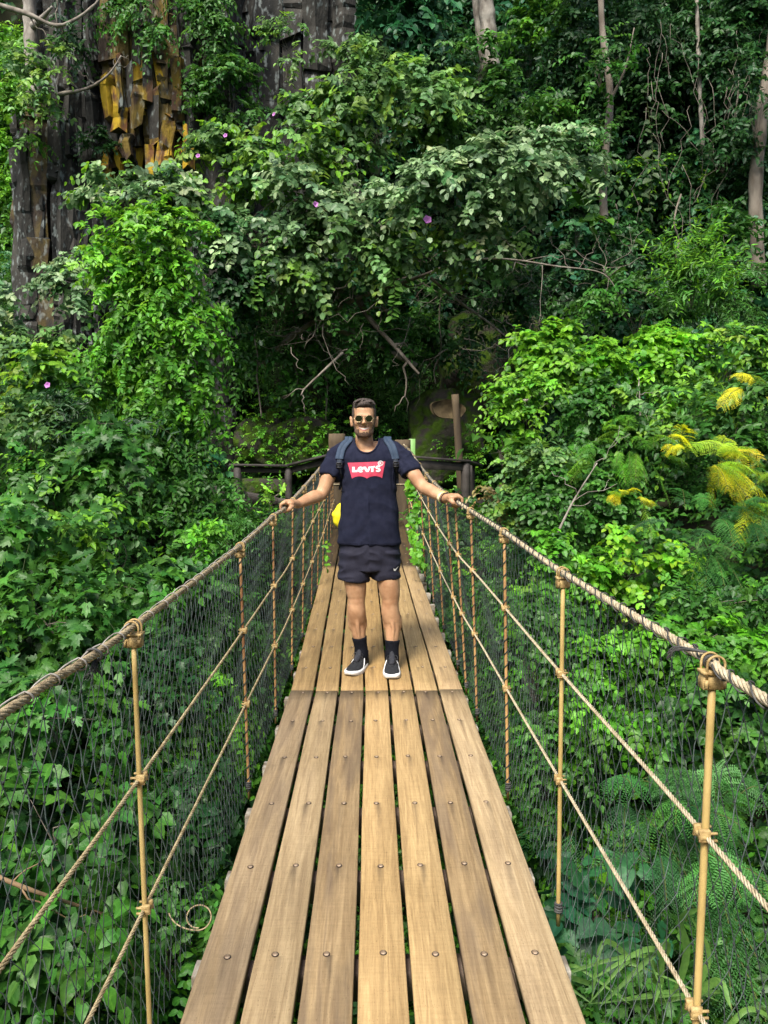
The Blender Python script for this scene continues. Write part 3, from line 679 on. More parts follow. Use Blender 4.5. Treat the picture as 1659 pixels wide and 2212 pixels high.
    bough('dead bough rising to the left in the dark hollow', [g(900, 790, 13.0), g(800, 740, 12.9), g(680, 690, 12.8), g(600, 620, 12.7), g(560, 540, 12.6)], .05, M_BARK, kids=9, klen=.7)
    bough('slender grey bough slanting down to the right of the hollow', [g(930, 600, 12.3), g(990, 650, 12.3), g(1060, 700, 12.3), g(1130, 760, 12.3)], .03, M_TWIG, kids=6, klen=.5)
    bough('fallen limb lying inside the yellow-green right hedge', [g(1130, 868, 8.5), g(1200, 840, 8.5), g(1300, 866, 8.4), g(1370, 905, 8.4)], .022, M_BARKPALE, kids=3)
    bough('upright broken stem inside the right hedge', [g(1385, 930, 7.9), g(1382, 870, 7.9), g(1380, 815, 7.9)], .012, M_BARKPALE, kids=2)
    bough('pale twig slanting up from the small leaved right shrub', [g(1205, 1150, 6.0), g(1240, 1080, 6.0), g(1290, 1000, 6.0)], .012, M_BARKPALE, kids=4, klen=.3)
    bough('thick brown branch low at the left edge behind the net', [g(-60, 1870, 2.9), g(60, 1920, 2.9), g(180, 1960, 3.0), g(270, 1990, 3.1)], .012, M_DRYB, kids=3, klen=.3)
    bough('bare twigs arching out right of the silvery shrub', [g(1000, 560, 11.3), g(1100, 560, 11.2), g(1200, 575, 11.1), g(1300, 590, 11.1), g(1340, 640, 11.1)], .018, M_TWIG, kids=14, klen=.7)
    # tangle of fine twigs under the shrubs: uncountable
    b = MB()
    for i in range(170):
        u, v = rng.uniform(500, 1200), rng.uniform(480, 760); y = rng.uniform(11.8, 13.2); a = P(u, v, y)
        d = rng.normal(0, 1, 3) * (1, .3, .8); Lk = rng.uniform(.3, 1.3); q = branch_path(a, a + nrm(d) * Lk, rng.uniform(-.2, .25), 8, .1)
        r = rng.uniform(.003, .008); b.tube(q, np.linspace(r, r * .3, 8), 4)
    for i in range(26):
        u, v = rng.uniform(1380, 1659), rng.uniform(40, 420); a = P(u, v, 14.0); q = branch_path(a, a - UP * rng.uniform(.6, 2.2) + np.array([rng.normal(0, .3), 0, 0]), .02, 9, .09); b.tube(q, .005, 4)
    o = b.build('twig_tangle', M_TWIG); tag(o, kind='stuff')
    # hanging lianas
    hv = [(640, 560, 13.2, 880, .022, 'kinked hanging liana left of the man'), (705, 700, 13.3, 960, .02, 'straight hanging liana beside the left log post'),
          (560, 640, 12.8, 900, .014, 'thin liana hanging over the railing corner'), (1330, 440, 14, 640, .012, 'thin liana right of the thin pale trunk'),
          (1465, 420, 13.8, 620, .016, 'looped liana above the narrow leafed bush'), (945, 640, 13.0, 830, .01, 'fine liana above the round wooden sign')]
    for u, v0, y, v1, r, lab in hv:
        pts = [P(u + rng.normal(0, 7), v, y + rng.normal(0, .06)) for v in np.linspace(v0, v1, 7)]
        bb = MB(); bb.tube(catmull(pts, 28), r * (1 + .15 * rng.normal(0, 1, 28)), 6); tag(bb.build('liana', M_BARK), lab, 'liana')
    # small climbing strings with regular leaves in the dark centre
    for (u0, v0, u1, v1, y, lab) in [(560, 520, 545, 660, 11.6, 'string of round leaves hanging left of the dark hollow'), (840, 560, 842, 700, 11.6, 'string of round leaves hanging in the centre above the man'),
                                (590, 480, 575, 600, 11.7, 'short string of round leaves beside the longer left one'), (1395, 200, 1400, 460, 13.4, 'ladder of big grey round leaves climbing right of the thin trunk')]:
        root = empty('climbing_vine', tuple(float(c) for c in P(u1, v1, y)), lab, 'vine'); b = MB(); big = 'ladder' in lab
        pts = catmull([P(u0, v0, y), P((u0 + u1) / 2 + 12, (v0 + v1) / 2, y), P(u1, v1, y)], 26); b.tube(pts, .006, 4, True, (.08, .1, .03))
        k = np.arange(26); sd = np.where(k % 2, 1., -1.)
        leaves(b, pts, np.stack([sd, -.3 * np.ones(26), -.35 * np.ones(26)], 1) + rng.normal(0, .45, (26, 3)), np.tile([0, -.7, .8], (26, 1)) + rng.normal(0, .2, (26, 3)), (.17 if big else .13) * rng.uniform(.6, 1.2, 26), 'round', (.06, .10, .045) if big else (.10, .24, .04), 2)
        b.build('foliage', M_LEAF, root, color=True)
    # mauve flowers on the shrubs
    mf = mat('petal', (.45, .16, .45), .6, .2, bump=0)
    lab = ['mauve flower on the palest silvery shrub, the largest one', 'mauve flower on the dusty shrub left of centre', 'small mauve flower above the others near the orange rock', 'mauve flower at the left side on the yellow-green creeper', 'small mauve flower below the orange rock', 'mauve flower highest on the dusty shrub']
    for (u, v, y, r), lb in zip([(923, 475, 10.9, .060), (682, 442, 11.4, .045), (487, 293, 12.0, .034), (103, 832, 7.6, .03), (428, 337, 11.8, .034), (592, 247, 12.2, .03)], lab):
        b = MB(); c = P(u, v, y); nf = 20; a = np.linspace(0, 2 * np.pi, nf, endpoint=False)
        ax = nrm(np.array([rng.normal(0, .3), -1, .3])); x = nrm(np.cross(ax, UP)); z = np.cross(x, ax); rr = r * (1 + .12 * np.cos(5 * a))
        ring = c + ax * r * .25 + np.cos(a)[:, None] * x * rr[:, None] + np.sin(a)[:, None] * z * rr[:, None]; r2 = c + (np.cos(a)[:, None] * x + np.sin(a)[:, None] * z) * r * .35 
        V = np.concatenate([ring, r2, [c - ax * r * .7]]); k = np.arange(nf); k2 = (k + 1) % nf
        b.add(V, [np.stack([k, k2, nf + k2, nf + k], 1), np.stack([nf + k, nf + k2, np.full(nf, 2 * nf)], 1)]); tag(b.build('flower', mf), lb, 'flower')
wood_things()
bush(1040, 130, 13.9, 60, 45, 20, 'few leaves hanging across the two pale trunks', 'climbing_vine', 'vine', 'mid', cov=1.6)
bush(1300, 330, 13.1, 50, 60, 19, 'thin climber wrapped round the long thin trunk', 'climbing_vine', 'vine', 'mid', cov=1.8)
bush(1300, 130, 13.2, 60, 60, 20, 'loose sprays in front of the upper part of the thin trunk', 'climbing_vine', 'vine', 'mid', cov=1.8)
bush(1640, 200, 13.2, 60, 90, 20, 'sprays in front of the mossy bent trunk', 'climbing_vine', 'vine', 'dark', cov=2)

def grass_blades():
    """clump of long arching blades at the lower right"""
    root = empty('reed_clump', tuple(float(c) for c in P(1420, 2260, 3.2)), 'clump of long pale green arching blades at the lower right', 'plant')
    b = MB()
    def blade(pts, w):
        p = catmull(pts, 22); T = nrm(np.gradient(p, axis=0)); s = nrm(np.cross(T, np.array([0, -1, .6]))); ww = w * np.sin(np.linspace(.25, np.pi, 22))[:, None] ** .6
        n = np.cross(s, T); V = np.stack([p - s * ww, p - n * ww * .3, p + s * ww], 1).reshape(-1, 3); i = np.arange(21) * 3
        F = np.concatenate([np.stack([i, i + 1, i + 4, i + 3], 1), np.stack([i + 1, i + 2, i + 5, i + 4], 1)]); b.add(V, F, np.array([.13, .27, .06]) * rng.uniform(.75, 1.2))
    g = P
    blade([g(1400, 2300, 3.1), g(1480, 2080, 3.0), g(1470, 1990, 2.9), g(1515, 1960, 2.8)], .018)
    blade([g(1380, 2300, 3.1), g(1400, 2150, 3.0), g(1440, 2040, 2.9), g(1290, 2180, 2.7)], .016)
    blade([g(1450, 2300, 3.1), g(1480, 2180, 2.9), g(1550, 2120, 2.8), g(1580, 2180, 2.7)], .018)
    blade([g(1400, 2290, 3.0), g(1430, 2100, 2.9), g(1400, 2050, 2.8), g(1270, 2120, 2.7)], .012)
    blade([g(1440, 2300, 3.0), g(1500, 2150, 2.9), g(1530, 2060, 2.9), g(1490, 1975, 2.9)], .014)
    blade([g(1450, 2300, 3.0), g(1560, 2230, 2.9), g(1620, 2180, 2.9), g(1700, 2220, 2.9)], .012)
    for k in range(10):
        u = 1400 + rng.normal(0, 40); blade([g(u, 2320, 3.1), g(u + rng.normal(0, 40), 2180, 3), g(u + rng.normal(0, 90), 2100 + rng.normal(0, 30), 2.95), g(u + rng.normal(0, 160), 2170, 2.85)], rng.uniform(.006, .013))
    b.build('blade', M_LEAF, root, color=True)
grass_blades()

# ------------------------------------------------------------------ the bridge
def wood_plank_material(name, c1, c2, rough=.75):
    m, nt, b = newmat(name)
    N = nt.nodes.new
    b.inputs['Roughness'].default_value = rough; b.inputs['Specular IOR Level'].default_value = .25
    tc = N('ShaderNodeTexCoord'); oi = N('ShaderNodeObjectInfo')
    off = N('ShaderNodeVectorMath'); off.operation = 'ADD'; sc = N('ShaderNodeVectorMath'); sc.operation = 'SCALE'; sc.inputs['Scale'].default_value = 37.0
    cmb = N('ShaderNodeCombineXYZ'); L(nt, oi.outputs['Random'], cmb.inputs[0]); L(nt, oi.outputs['Random'], cmb.inputs[1]); L(nt, cmb.outputs[0], sc.inputs[0])
    L(nt, tc.outputs['Object'], off.inputs[0]); L(nt, sc.outputs[0], off.inputs[1])
    def noise(scale, st, det=6, dist=0.):
        mp = N('ShaderNodeMapping'); mp.inputs['Scale'].default_value = st; L(nt, off.outputs[0], mp.inputs[0])
        n = N('ShaderNodeTexNoise'); n.inputs['Scale'].default_value = scale; n.inputs['Detail'].default_value = det; n.inputs['Distortion'].default_value = dist; L(nt, mp.outputs[0], n.inputs[0]); return n.outputs[0]
    def ramp(s, a, b_, ca=(0, 0, 0), cb=(1, 1, 1)):
        r = N('ShaderNodeValToRGB'); r.color_ramp.elements[0].position = a; r.color_ramp.elements[1].position = b_
        r.color_ramp.elements[0].color = (*ca, 1); r.color_ramp.elements[1].color = (*cb, 1); L(nt, s, r.inputs[0]); return r.outputs[0]
    def mix(f, a, c, mode='MIX'):
        x = N('ShaderNodeMixRGB'); x.blend_type = mode
        if isinstance(f, float): x.inputs[0].default_value = f
        else: L(nt, f, x.inputs[0])
        for i, q in ((1, a), (2, c)):
            if isinstance(q, tuple): x.inputs[i].default_value = (*q, 1)
            else: L(nt, q, x.inputs[i])
        return x.outputs[0]
    def mth(op, a, c=None):
        x = N('ShaderNodeMath'); x.operation = op
        for i, q in ((0, a), (1, c)):
            if q is None: continue
            if isinstance(q, (int, float)): x.inputs[i].default_value = q
            else: L(nt, q, x.inputs[i])
        return x.outputs[0]
    grain = noise(30, (1.7, .07, 1), 10, 1.4); fine = noise(190, (1.4, .10, 1), 5); saw = noise(75, (.16, 1.5, 1), 6); blot = noise(2.2, (1.6, .6, 1), 7, .5)
    weather = noise(5, (2.6, .22, 1), 8, 1.2)
    base = mix(ramp(grain, .32, .68), c1, c2)
    base = mix(.8, base, ramp(fine, .3, .7, (.80, .80, .80), (1.06, 1.06, 1.06)), 'MULTIPLY')
    base = mix(.8, base, ramp(saw, .34, .64, (.90, .895, .885), (1.03, 1.03, 1.03)), 'MULTIPLY')
    base = mix(.9, base, ramp(blot, .3, .7, (.78, .76, .72), (1.08, 1.07, 1.06)), 'MULTIPLY')
    speck = ramp(noise(240, (1, .5, 1), 3), .62, .72, (1, 1, 1), (.55, .5, .45)); base = mix(.7, base, speck, 'MULTIPLY')
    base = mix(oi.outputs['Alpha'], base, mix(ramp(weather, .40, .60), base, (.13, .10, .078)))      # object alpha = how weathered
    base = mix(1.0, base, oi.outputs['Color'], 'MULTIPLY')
    # iron stains running out of each bolt hole, toward the near end of the board
    sx = N('ShaderNodeSeparateXYZ'); L(nt, tc.outputs['Object'], sx.inputs[0])
    wv = mth('MULTIPLY', mth('SUBTRACT', noise(9, (1, 1, 1), 2), .5), .02)
    xx = mth('ADD', sx.outputs[0], wv)
    fr = mth('FRACT', mth('DIVIDE', mth('SUBTRACT', sx.outputs[1], PHASE), BEAM))
    dd = mth('SUBTRACT', 1.0, fr)
    gx = mth('POWER', 2.718, mth('MULTIPLY', mth('MULTIPLY', xx, xx), -8000.0))
    gy = mth('POWER', 2.718, mth('MULTIPLY', dd, -4.2))
    ram = ramp(noise(1.6, (1, 1, 1), 1), .34, .56)
    st = mth('MULTIPLY', mth('MULTIPLY', gx, gy), .75); st = mth('MULTIPLY', st, ram)
    base = mix(st, base, (.035, .026, .022))
    L(nt, base, b.inputs['Base Color'])
    bp = N('ShaderNodeBump'); bp.inputs['Strength'].default_value = .35; bp.inputs['Distance'].default_value = .003
    L(nt, mth('ADD', grain, mth('ADD', fine, saw)), bp.inputs['Height']); L(nt, bp.outputs[0], b.inputs['Normal'])
    return m
BEAM = .465
PHASE = 2.06 % BEAM
M_PLANK = wood_plank_material('plank_wood', (.30, .212, .112), (.47, .35, .192))
M_BEAM = mat('beam_wood', (.05, .032, .022), .85, scale=5, color2=(.12, .085, .06), bump=.6)
M_ENDP = mat('beam_end_paint', (.10, .07, .04), .9, scale=18, color2=(.36, .33, .27), bump=.6)
M_BOLT = mat('bolt_metal', (.22, .14, .08), .6, scale=90, color2=(.42, .32, .22), bump=.3, metal=.4)
M_RIM = mat('bolt_hole', (.03, .02, .015), .9, bump=0)
M_ROPEL = mat('rope_brown', (.19, .14, .075), .8, scale=60, color2=(.38, .30, .175), bump=.4, bscale=300)
M_ROPER = mat('rope_cream', (.34, .27, .16), .8, scale=50, color2=(.54, .46, .31), bump=.4, bscale=300)
M_MIDROPE = mat('rope_tan', (.26, .19, .09), .75, scale=50, color2=(.50, .40, .22), bump=.4, bscale=300)
M_POST = mat('post_paint', (.34, .23, .07), .6, scale=14, color2=(.52, .38, .14), bump=.3, stretch=(1, 1, .4))
M_POSTB = mat('post_paint_rusty', (.20, .09, .035), .6, scale=9, color2=(.46, .27, .10), bump=.4, stretch=(1, 1, .5))
M_CLAMP = mat('clamp_paint', (.24, .15, .05), .7, scale=70, color2=(.50, .36, .15), bump=.6)
M_NET = mat('net_twine', (.014, .018, .018), .9, scale=30, color2=(.035, .045, .042), bump=.2)
M_NETG = mat('net_twine_faded', (.07, .11, .10), .8, scale=12, color2=(.19, .25, .23), bump=.2)
M_LASH = mat('lashing_grey', (.22, .20, .17), .8, scale=30, color2=(.36, .33, .29), bump=.2)
M_LASHD = mat('lashing_dark', (.03, .03, .028), .8, scale=30, color2=(.07, .07, .065), bump=.2)

def deck_z(y):
    y = np.asarray(y, float)
    return np.where(y < 4.425, 0.0, np.where(y < 8.42, (y - 4.425) * .0288, .115 + (y - 8.42) * .072))

bridge = empty('suspension_bridge', (0, 0, 0), 'narrow wooden suspension footbridge with rope handrails and netting, the man standing on it', 'footbridge')

# boards
PW, GAP, TH = .1385, .0142, .032
tonesA = [((.92, .91, .94), .30), ((.98, .98, .98), .12), ((.74, .71, .68), .50), ((1.10, 1.02, .86), .05), ((1.04, .98, .84), .05), ((.80, .77, .74), .50), ((1.04, 1.05, 1.08), .15)]
tonesB = [((.82, .76, .62), .18), ((.86, .80, .66), .12), ((.86, .78, .62), .1), ((.92, .82, .62), .0), ((.88, .79, .62), .05), ((.96, .92, .80), .05), ((1.0, .97, .92), .2)]
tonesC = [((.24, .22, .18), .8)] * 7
lbl = {('A', 2): 'dark weathered board', ('A', 5): 'dark weathered board with wavy grain', ('A', 3): 'golden board', ('A', 6): 'pale board'}
bolt_mesh = None
def bolt_meshes():
    b = MB(); a = 16; th = np.linspace(0, 2 * np.pi, a, endpoint=False); r = [.0086, .0082, .0062, 0.0]; z = [0, .0022, .0034, .0038]
    V = [];
    for rr, zz in zip(r[:3], z[:3]): V += [[rr * math.cos(t), rr * math.sin(t), zz] for t in th]
    V.append([0, 0, z[3]]); i = np.arange(a); j = (i + 1) % a; F = []
    for q in range(2): F.append(np.stack([q * a + i, q * a + j, (q + 1) * a + j, (q + 1) * a + i], 1))
    b.add(np.array(V), [np.concatenate(F), np.stack([2 * a + i, 2 * a + j, np.full(a, 3 * a)], 1)])
    me = b.mesh('bolt'); me.materials.append(M_BOLT)
    b2 = MB(); b2.torus((0, 0, .0002), (0, 0, 1), .0096, .0014, 16, 5); me2 = b2.mesh('bolt_hole'); me2.materials.append(M_RIM)
    return me, me2
BM, BR = bolt_meshes()
rnd = random.Random(3)
def section(tag_, y0, y1, tones, x_shift=(0, 0)):
    z0, z1 = float(deck_z(y0 + 1e-3)), float(deck_z(y1 - 1e-3)); cx = .5 * (x_shift[0] + x_shift[1])
    for i in range(7):
        Lr = rnd.uniform(-.012, .012); wv = rnd.uniform(-.003, .002)
        x0 = (i - 3) * (PW + GAP) + x_shift[0]; x1 = (i - 3) * (PW + GAP) + x_shift[1]
        n = 24; ys = np.linspace(y0 + .004, y1 - .004, n); t = (ys - y0) / (y1 - y0)
        hw = PW / 2 + wv; prof = [(-hw, -TH), (hw, -TH), (hw, -.003), (hw - .003, 0), (-hw + .003, 0), (-hw, -.003)]
        jit = rnd.uniform(-.0015, .0015); cup = rnd.uniform(-.0016, .0006)
        V = []
        for k in range(n):
            cxk = (x1 - x0) * (t[k] - 0.5); zz = z0 + (z1 - z0) * t[k] + .0014 * math.sin(k * .9 + i * 2.1) + jit
            for px, pz in prof: V.append((cxk + px + .0012 * math.sin(k * .5 + i) + .0009 * rnd.uniform(-1, 1) * (px / hw), ys[k] + (.006 * math.sin(i * 3.1 + len(tag_)) if k in (0, n - 1) else 0), zz + pz))
        V = np.array(V); xc = (x0 + x1) / 2
        V[:, 1] -= 0; q = np.arange(n - 1)[:, None] * 6 + np.arange(6)[None]; q2 = np.arange(n - 1)[:, None] * 6 + (np.arange(6)[None] + 1) % 6
        F = np.stack([q, q2, q2 + 6, q + 6], -1).reshape(-1, 4)
        b = MB(); b.add(V, [F, np.array([[5, 4, 3, 2, 1, 0]]), np.array([[0, 1, 2, 3, 4, 5]]) + (n - 1) * 6])
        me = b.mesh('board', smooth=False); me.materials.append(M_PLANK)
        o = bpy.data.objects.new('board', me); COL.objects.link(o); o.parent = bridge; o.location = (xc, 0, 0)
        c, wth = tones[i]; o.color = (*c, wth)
        if (tag_, i) in lbl: o['label'] = lbl[(tag_, i)]
        k0 = math.ceil((y0 - 2.06) / BEAM)
        yy = 2.06 + k0 * BEAM
        while yy < y1 - .02:
            if yy > max(1.2, y0 + .02) and yy < 9.6:
                f = (yy - y0) / (y1 - y0); bx = (x1 - x0) * (f - .5) + rnd.uniform(-.012, .012); bz = float(z0 + (z1 - z0) * f) + .0016
                ob = bpy.data.objects.new('bolt', BM); COL.objects.link(ob); ob.parent = o; ob.location = (bx, yy + rnd.uniform(-.006, .006), bz)
                if yy < 5.4:
                    oh = bpy.data.objects.new('bolt_hole', BR); COL.objects.link(oh); oh.parent = o; oh.location = ob.location
            yy += BEAM
section('A', .05, 4.425, tonesA, (-.004, .003))
section('B', 4.425, 8.42, tonesB, (.003, -.053))
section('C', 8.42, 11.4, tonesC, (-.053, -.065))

# cross beams
yb = 2.06 - 4 * BEAM; k = 0
while yb < 11.2:
    z = float(deck_z(yb)) - TH - .048; hwid = .553 + .004 * math.sin(k * 2.3)
    b = MB(); b.box((0, yb, z), (hwid * 2 - .12, .07, .09), None, .006)
    if k % 2 == 0: b.box((0, yb + .085, z - .03), (hwid * 2 - .5, .05, .07), None, .006)
    o = b.build('cross_beam', M_BEAM, bridge, smooth=False)
    for s in (-1, 1):
        b = MB(); b.box((s * (hwid - .03), yb, z), (.06, .072, .091), None, .003); b.build('painted_end', M_ENDP, o, smooth=False)
    yb += BEAM; k += 1
for s in (-1, 1):   # carrying cables under the deck
    ys = np.linspace(-3, 11.4, 40); b = MB(); b.tube(np.stack([np.full(40, s * .47), ys, deck_z(ys) - .14], 1), .013, 8); b.build('deck_cable', M_ROPEL, bridge)

# handrail ropes
CL = [(-.6, -3, 1.25), (-.6, -1, 1.13), (-.6, 1.114, 1.086), (-.6, 1.355, 1.076), (-.6, 1.749, 1.065), (-.6, 3.2, 1.060), (-.575, 4.1, 1.100), (-.555, 4.55, 1.115), (-.545, 5.8, 1.177), (-.54, 7.5, 1.265), (-.56, 9.5, 1.33), (-.58, 11.2, 1.385)]
CR = [(.6, -3, 1.25), (.6, -1, 1.14), (.6, 1.134, 1.095), (.598, 1.325, 1.100), (.575, 2.32, 1.098), (.545, 3.17, 1.124), (.53, 4.0, 1.131), (.492, 4.48, 1.156), (.474, 5.4, 1.181), (.482, 7, 1.24), (.474, 9.5, 1.41), (.462, 11.2, 1.503)]
def curve_y(C, ys):
    C = np.array(C); d = catmull(C, 600); return np.stack([np.interp(ys, d[:, 1], d[:, 0]), ys, np.interp(ys, d[:, 1], d[:, 2])], 1)
def twisted(b, path, R_, nst, pitch, sides=5):
    n = len(path); T, X, Y = frames(path); s = np.concatenate([[0], np.cumsum(np.linalg.norm(np.diff(path, axis=0), axis=1))])
    rs = R_ * (.62 if nst > 3 else .55)
    for k in range(nst):
        a = 2 * np.pi * (s / pitch + k / nst)
        p = path + (np.cos(a)[:, None] * X + np.sin(a)[:, None] * Y) * (R_ - rs * .62)
        b.tube(p, rs * .62 if nst > 3 else rs * .8, sides, False)
def rope(name, C, R_, m, nst, pitch, y0=-2.8, y1=11.2):
    ys = np.concatenate([np.arange(y0, .8, .05), np.arange(.8, 5, pitch / 9), np.arange(5, y1, pitch / 5)]); p = curve_y(C, ys)
    b = MB(); twisted(b, p, R_, nst, pitch); return b.build(name, m, bridge)
ropeL = rope('handrail_rope', CL, .0092, M_ROPEL, 6, .105); ropeL['label'] = 'brown left handrail rope'
ropeR = rope('handrail_rope', CR, .0098, M_ROPER, 6, .105); ropeR['label'] = 'cream right handrail rope'
midz = {-1: (.705, .365), 1: (.765, .415)}
def base_x(s, y): return s * np.interp(y, [0, 1.5, 3, 6, 11.4], [.60, .59, .58, .565, .56]) - .03 * np.clip((np.asarray(y, float) - 5) / 6, 0, 1)
for s, C in ((-1, CL), (1, CR)):
    for j, z in enumerate(midz[s]):
        ys = np.linspace(-2.8, 11.2, 30); top = curve_y(C, ys); f = (z) / 1.09
        pts = np.stack([base_x(s, ys) * (1 - f) + top[:, 0] * f, ys, deck_z(ys) + z * (top[:, 2] - deck_z(ys)) / 1.09], 1)
        rope('side_rope', pts, .0052 if s < 0 else .0056, M_MIDROPE if s < 0 else M_ROPER, 4, .05)

# uprights
LY = [.35, 1.75, 3.2, 4.1, 4.92, 5.7, 6.6, 7.4, 8.3, 9.2, 10.1, 10.7]; RY = [.3, 1.32, 2.3, 3.17, 4.1, 4.56, 5.0, 5.9, 6.8, 7.8, 8.8, 9.8, 10.5]
def upright(s, y, C):
    top = curve_y(C, np.array([y]))[0]; bot = np.array([base_x(s, y), y, float(deck_z(y)) - .08]); d = nrm(top - bot)
    b = MB(); rr = .0060 if s < 0 else .0070
    if s > 0 and y > 2.5: rr = .0066
    b.tube(np.linspace(bot, top - d * .03, 14), rr, 12)
    o = b.build('upright', M_POST if y < 2.5 else M_POSTB, bridge)
    b = MB(); Cc = top - d * .034
    b.box(Cc, (.042, .022, .028), None, .002)
    b.box(top - d * .016, (.046, .030, .006), None, .001)
    cable_d = nrm(curve_y(C, np.array([y + .05]))[0] - top)
    for q in (-.012, .012):                                   # U bolt over the rope with two nuts
        a = np.linspace(0, np.pi, 11); x = nrm(np.cross(cable_d, UP)); c0 = top + cable_d * q
        pth = [c0 - x * .0165 - UP * .038] + [c0 - x * .0165 * math.cos(t) + UP * .0165 * math.sin(t) for t in a] + [c0 + x * .0165 - UP * .038]
        b.tube(np.array(pth), .0024, 6)
        for g in (-1, 1): b.tube(np.array([c0 + x * .0165 * g - UP * .044, c0 + x * .0165 * g - UP * .028]), .0042, 6)
    b.build('rope_clamp', M_CLAMP, o)
    if y > .8:
        for z in midz[s]:
            f = z / 1.09; c = bot * (1 - f) + top * f; c[2] = float(deck_z(y)) + z * (top[2] - float(deck_z(y))) / 1.09
            b = MB()
            for q in (-.012, .012):
                b.box(c + np.array([-s * .006, q * .9, .003]), (.022, .011, .022), None, .002)
                for g in (-1, 1): b.tube(np.array([c + [-.017, q * 1.1, g * .007], c + [.017, q * 1.1, g * .007]]), .0030, 6)
            b.box(c + np.array([-s * .009, 0, 0]), (.014, .034, .010), None, .002)
            b.build('side_clamp', M_CLAMP, o)
    if y > 3:                                                  # dark cord wound round the upright
        n = 110; t = np.linspace(.02, .95, n); ph = t * 2 * np.pi * 21
        x = np.array([1., 0, 0]); yv = np.array([0, 1., 0]); p = bot + (top - bot) * t[:, None] + (np.cos(ph)[:, None] * x + np.sin(ph)[:, None] * yv) * (rr + .0022)
        b = MB(); b.tube(p, .0026, 4, False); b.build('wound_cord', M_NET, o)
    # foot ties
    b = MB(); 
    for q in range(4): b.torus(bot + np.array([0, 0, .05 + q * .009]), nrm(np.array([rnd.uniform(-.2, .2), rnd.uniform(-.2, .2), 1])), rr + .004, .004, 10, 5)
    b.build('foot_tie', M_LASHD, o)
for y in LY: upright(-1, y, CL)
for y in RY: upright(1, y, CR)

# nets
def net(s, C, seed):
    r = np.random.default_rng(seed); pitch = .058; H = 1.1; slope = .62; K = 15      # K rows of knots
    y0, y1 = -.2, 11.0; ys_all = np.arange(y0 - 1.2, y1 + 1.2, pitch)
    def surf(y, t):
        top = curve_y(C, y); bx = base_x(s, y); bz = deck_z(y) - .055
        x = top[:, 0] * (1 - t) + bx * t + s * (.012 + .035 * np.sin(np.pi * t)) + .009 * np.sin(y * 7 + t * 9) * np.sin(np.pi * t)
        z = (top[:, 2] - .012) * (1 - t) + bz * t - .006 * np.cos(y * 2 * np.pi / pitch) * (t < .02)
        return np.stack([x, y, z], 1)
    jy = lambda y, t: y + .010 * np.sin(t * 23 + y * 3.1) * np.sin(np.pi * t) + .012 * np.sin(t * 7 + y * 1.3) * np.sin(np.pi * t)
    out = []
    for fam, m in ((1, M_NETG), (-1, M_NET)):
        b = MB(); tk = np.linspace(0, 1, 2 * K + 1)
        for ya in ys_all:
            # cords meet neighbours every half pitch: short steps straight-ish between knots
            yv = ya + fam * slope * tk * .93 + (pitch * .09 * np.sin(tk * np.pi * 2 * K * .5) * fam)
            if yv.max() < y0 or yv.min() > y1: continue
            ok = (yv >= y0) & (yv <= y1)
            p = surf(jy(yv, tk), tk)[ok]
            if len(p) < 3: continue
            b.tube(p, .00110, 4 if ya < 4 else 3, False)
        out.append(b)
    # knots where cords cross
    b = out[1]; tk = np.linspace(0, 1, 2 * K + 1)
    for ya in ys_all:
        if ya > 5.5: continue
        yv = ya - slope * tk * .93; ok = (yv >= y0) & (yv < 6)
        # crossings with the other family occur where difference is a multiple of pitch
        tt = np.arange(0, 1, pitch / (2 * slope * .93)); off = (r.random() * 0)
        yy = ya - slope * tt * .93; o2 = (yy > y0) & (yy < 5)
        p = surf(jy(yy, tt), tt)[o2]
        if len(p) == 0: continue
        oc = np.array([[1, 0, 0], [-1, 0, 0], [0, 1, 0], [0, -1, 0], [0, 0, 1.3], [0, 0, -1.3]]) * .0034
        V = (p[:, None] + oc[None]).reshape(-1, 3); q = np.arange(len(p))[:, None, None] * 6
        T = np.array([[0, 2, 4], [2, 1, 4], [1, 3, 4], [3, 0, 4], [2, 0, 5], [1, 2, 5], [3, 1, 5], [0, 3, 5]])
        b.add(V, (q + T).reshape(-1, 3))
    n1 = out[0].build('safety_net', M_NETG, bridge); n2 = out[1].build('net_cords', M_NET, n1)
    n1['label'] = 'left safety net' if s < 0 else 'right safety net'
    # lashing round the handrail
    pt_ = pitch * 2 if s < 0 else pitch * 1.15; n_ = int(11 / pt_) * 16; tt = np.arange(n_) / 16.; ph = 2 * np.pi * tt
    fr_ = np.floor(tt); yy = -.2 + pt_ * (fr_ + np.clip((tt - fr_ - .62) / .38, 0, 1)) + .01 * np.sin(fr_ * 2.7) - .007 * np.cos(ph)
    cc_ = curve_y(C, yy); rr_ = .0128 + .001 * np.sin(fr_ * 5.1)
    b = MB(); b.tube(cc_ + np.stack([np.sin(ph) * rr_, 0 * ph, np.cos(ph) * rr_], 1), .0019, 4, False)
    b.build('lashing', M_LASH if s < 0 else M_LASHD, bridge)
net(-1, CL, 1); net(1, CR, 2)

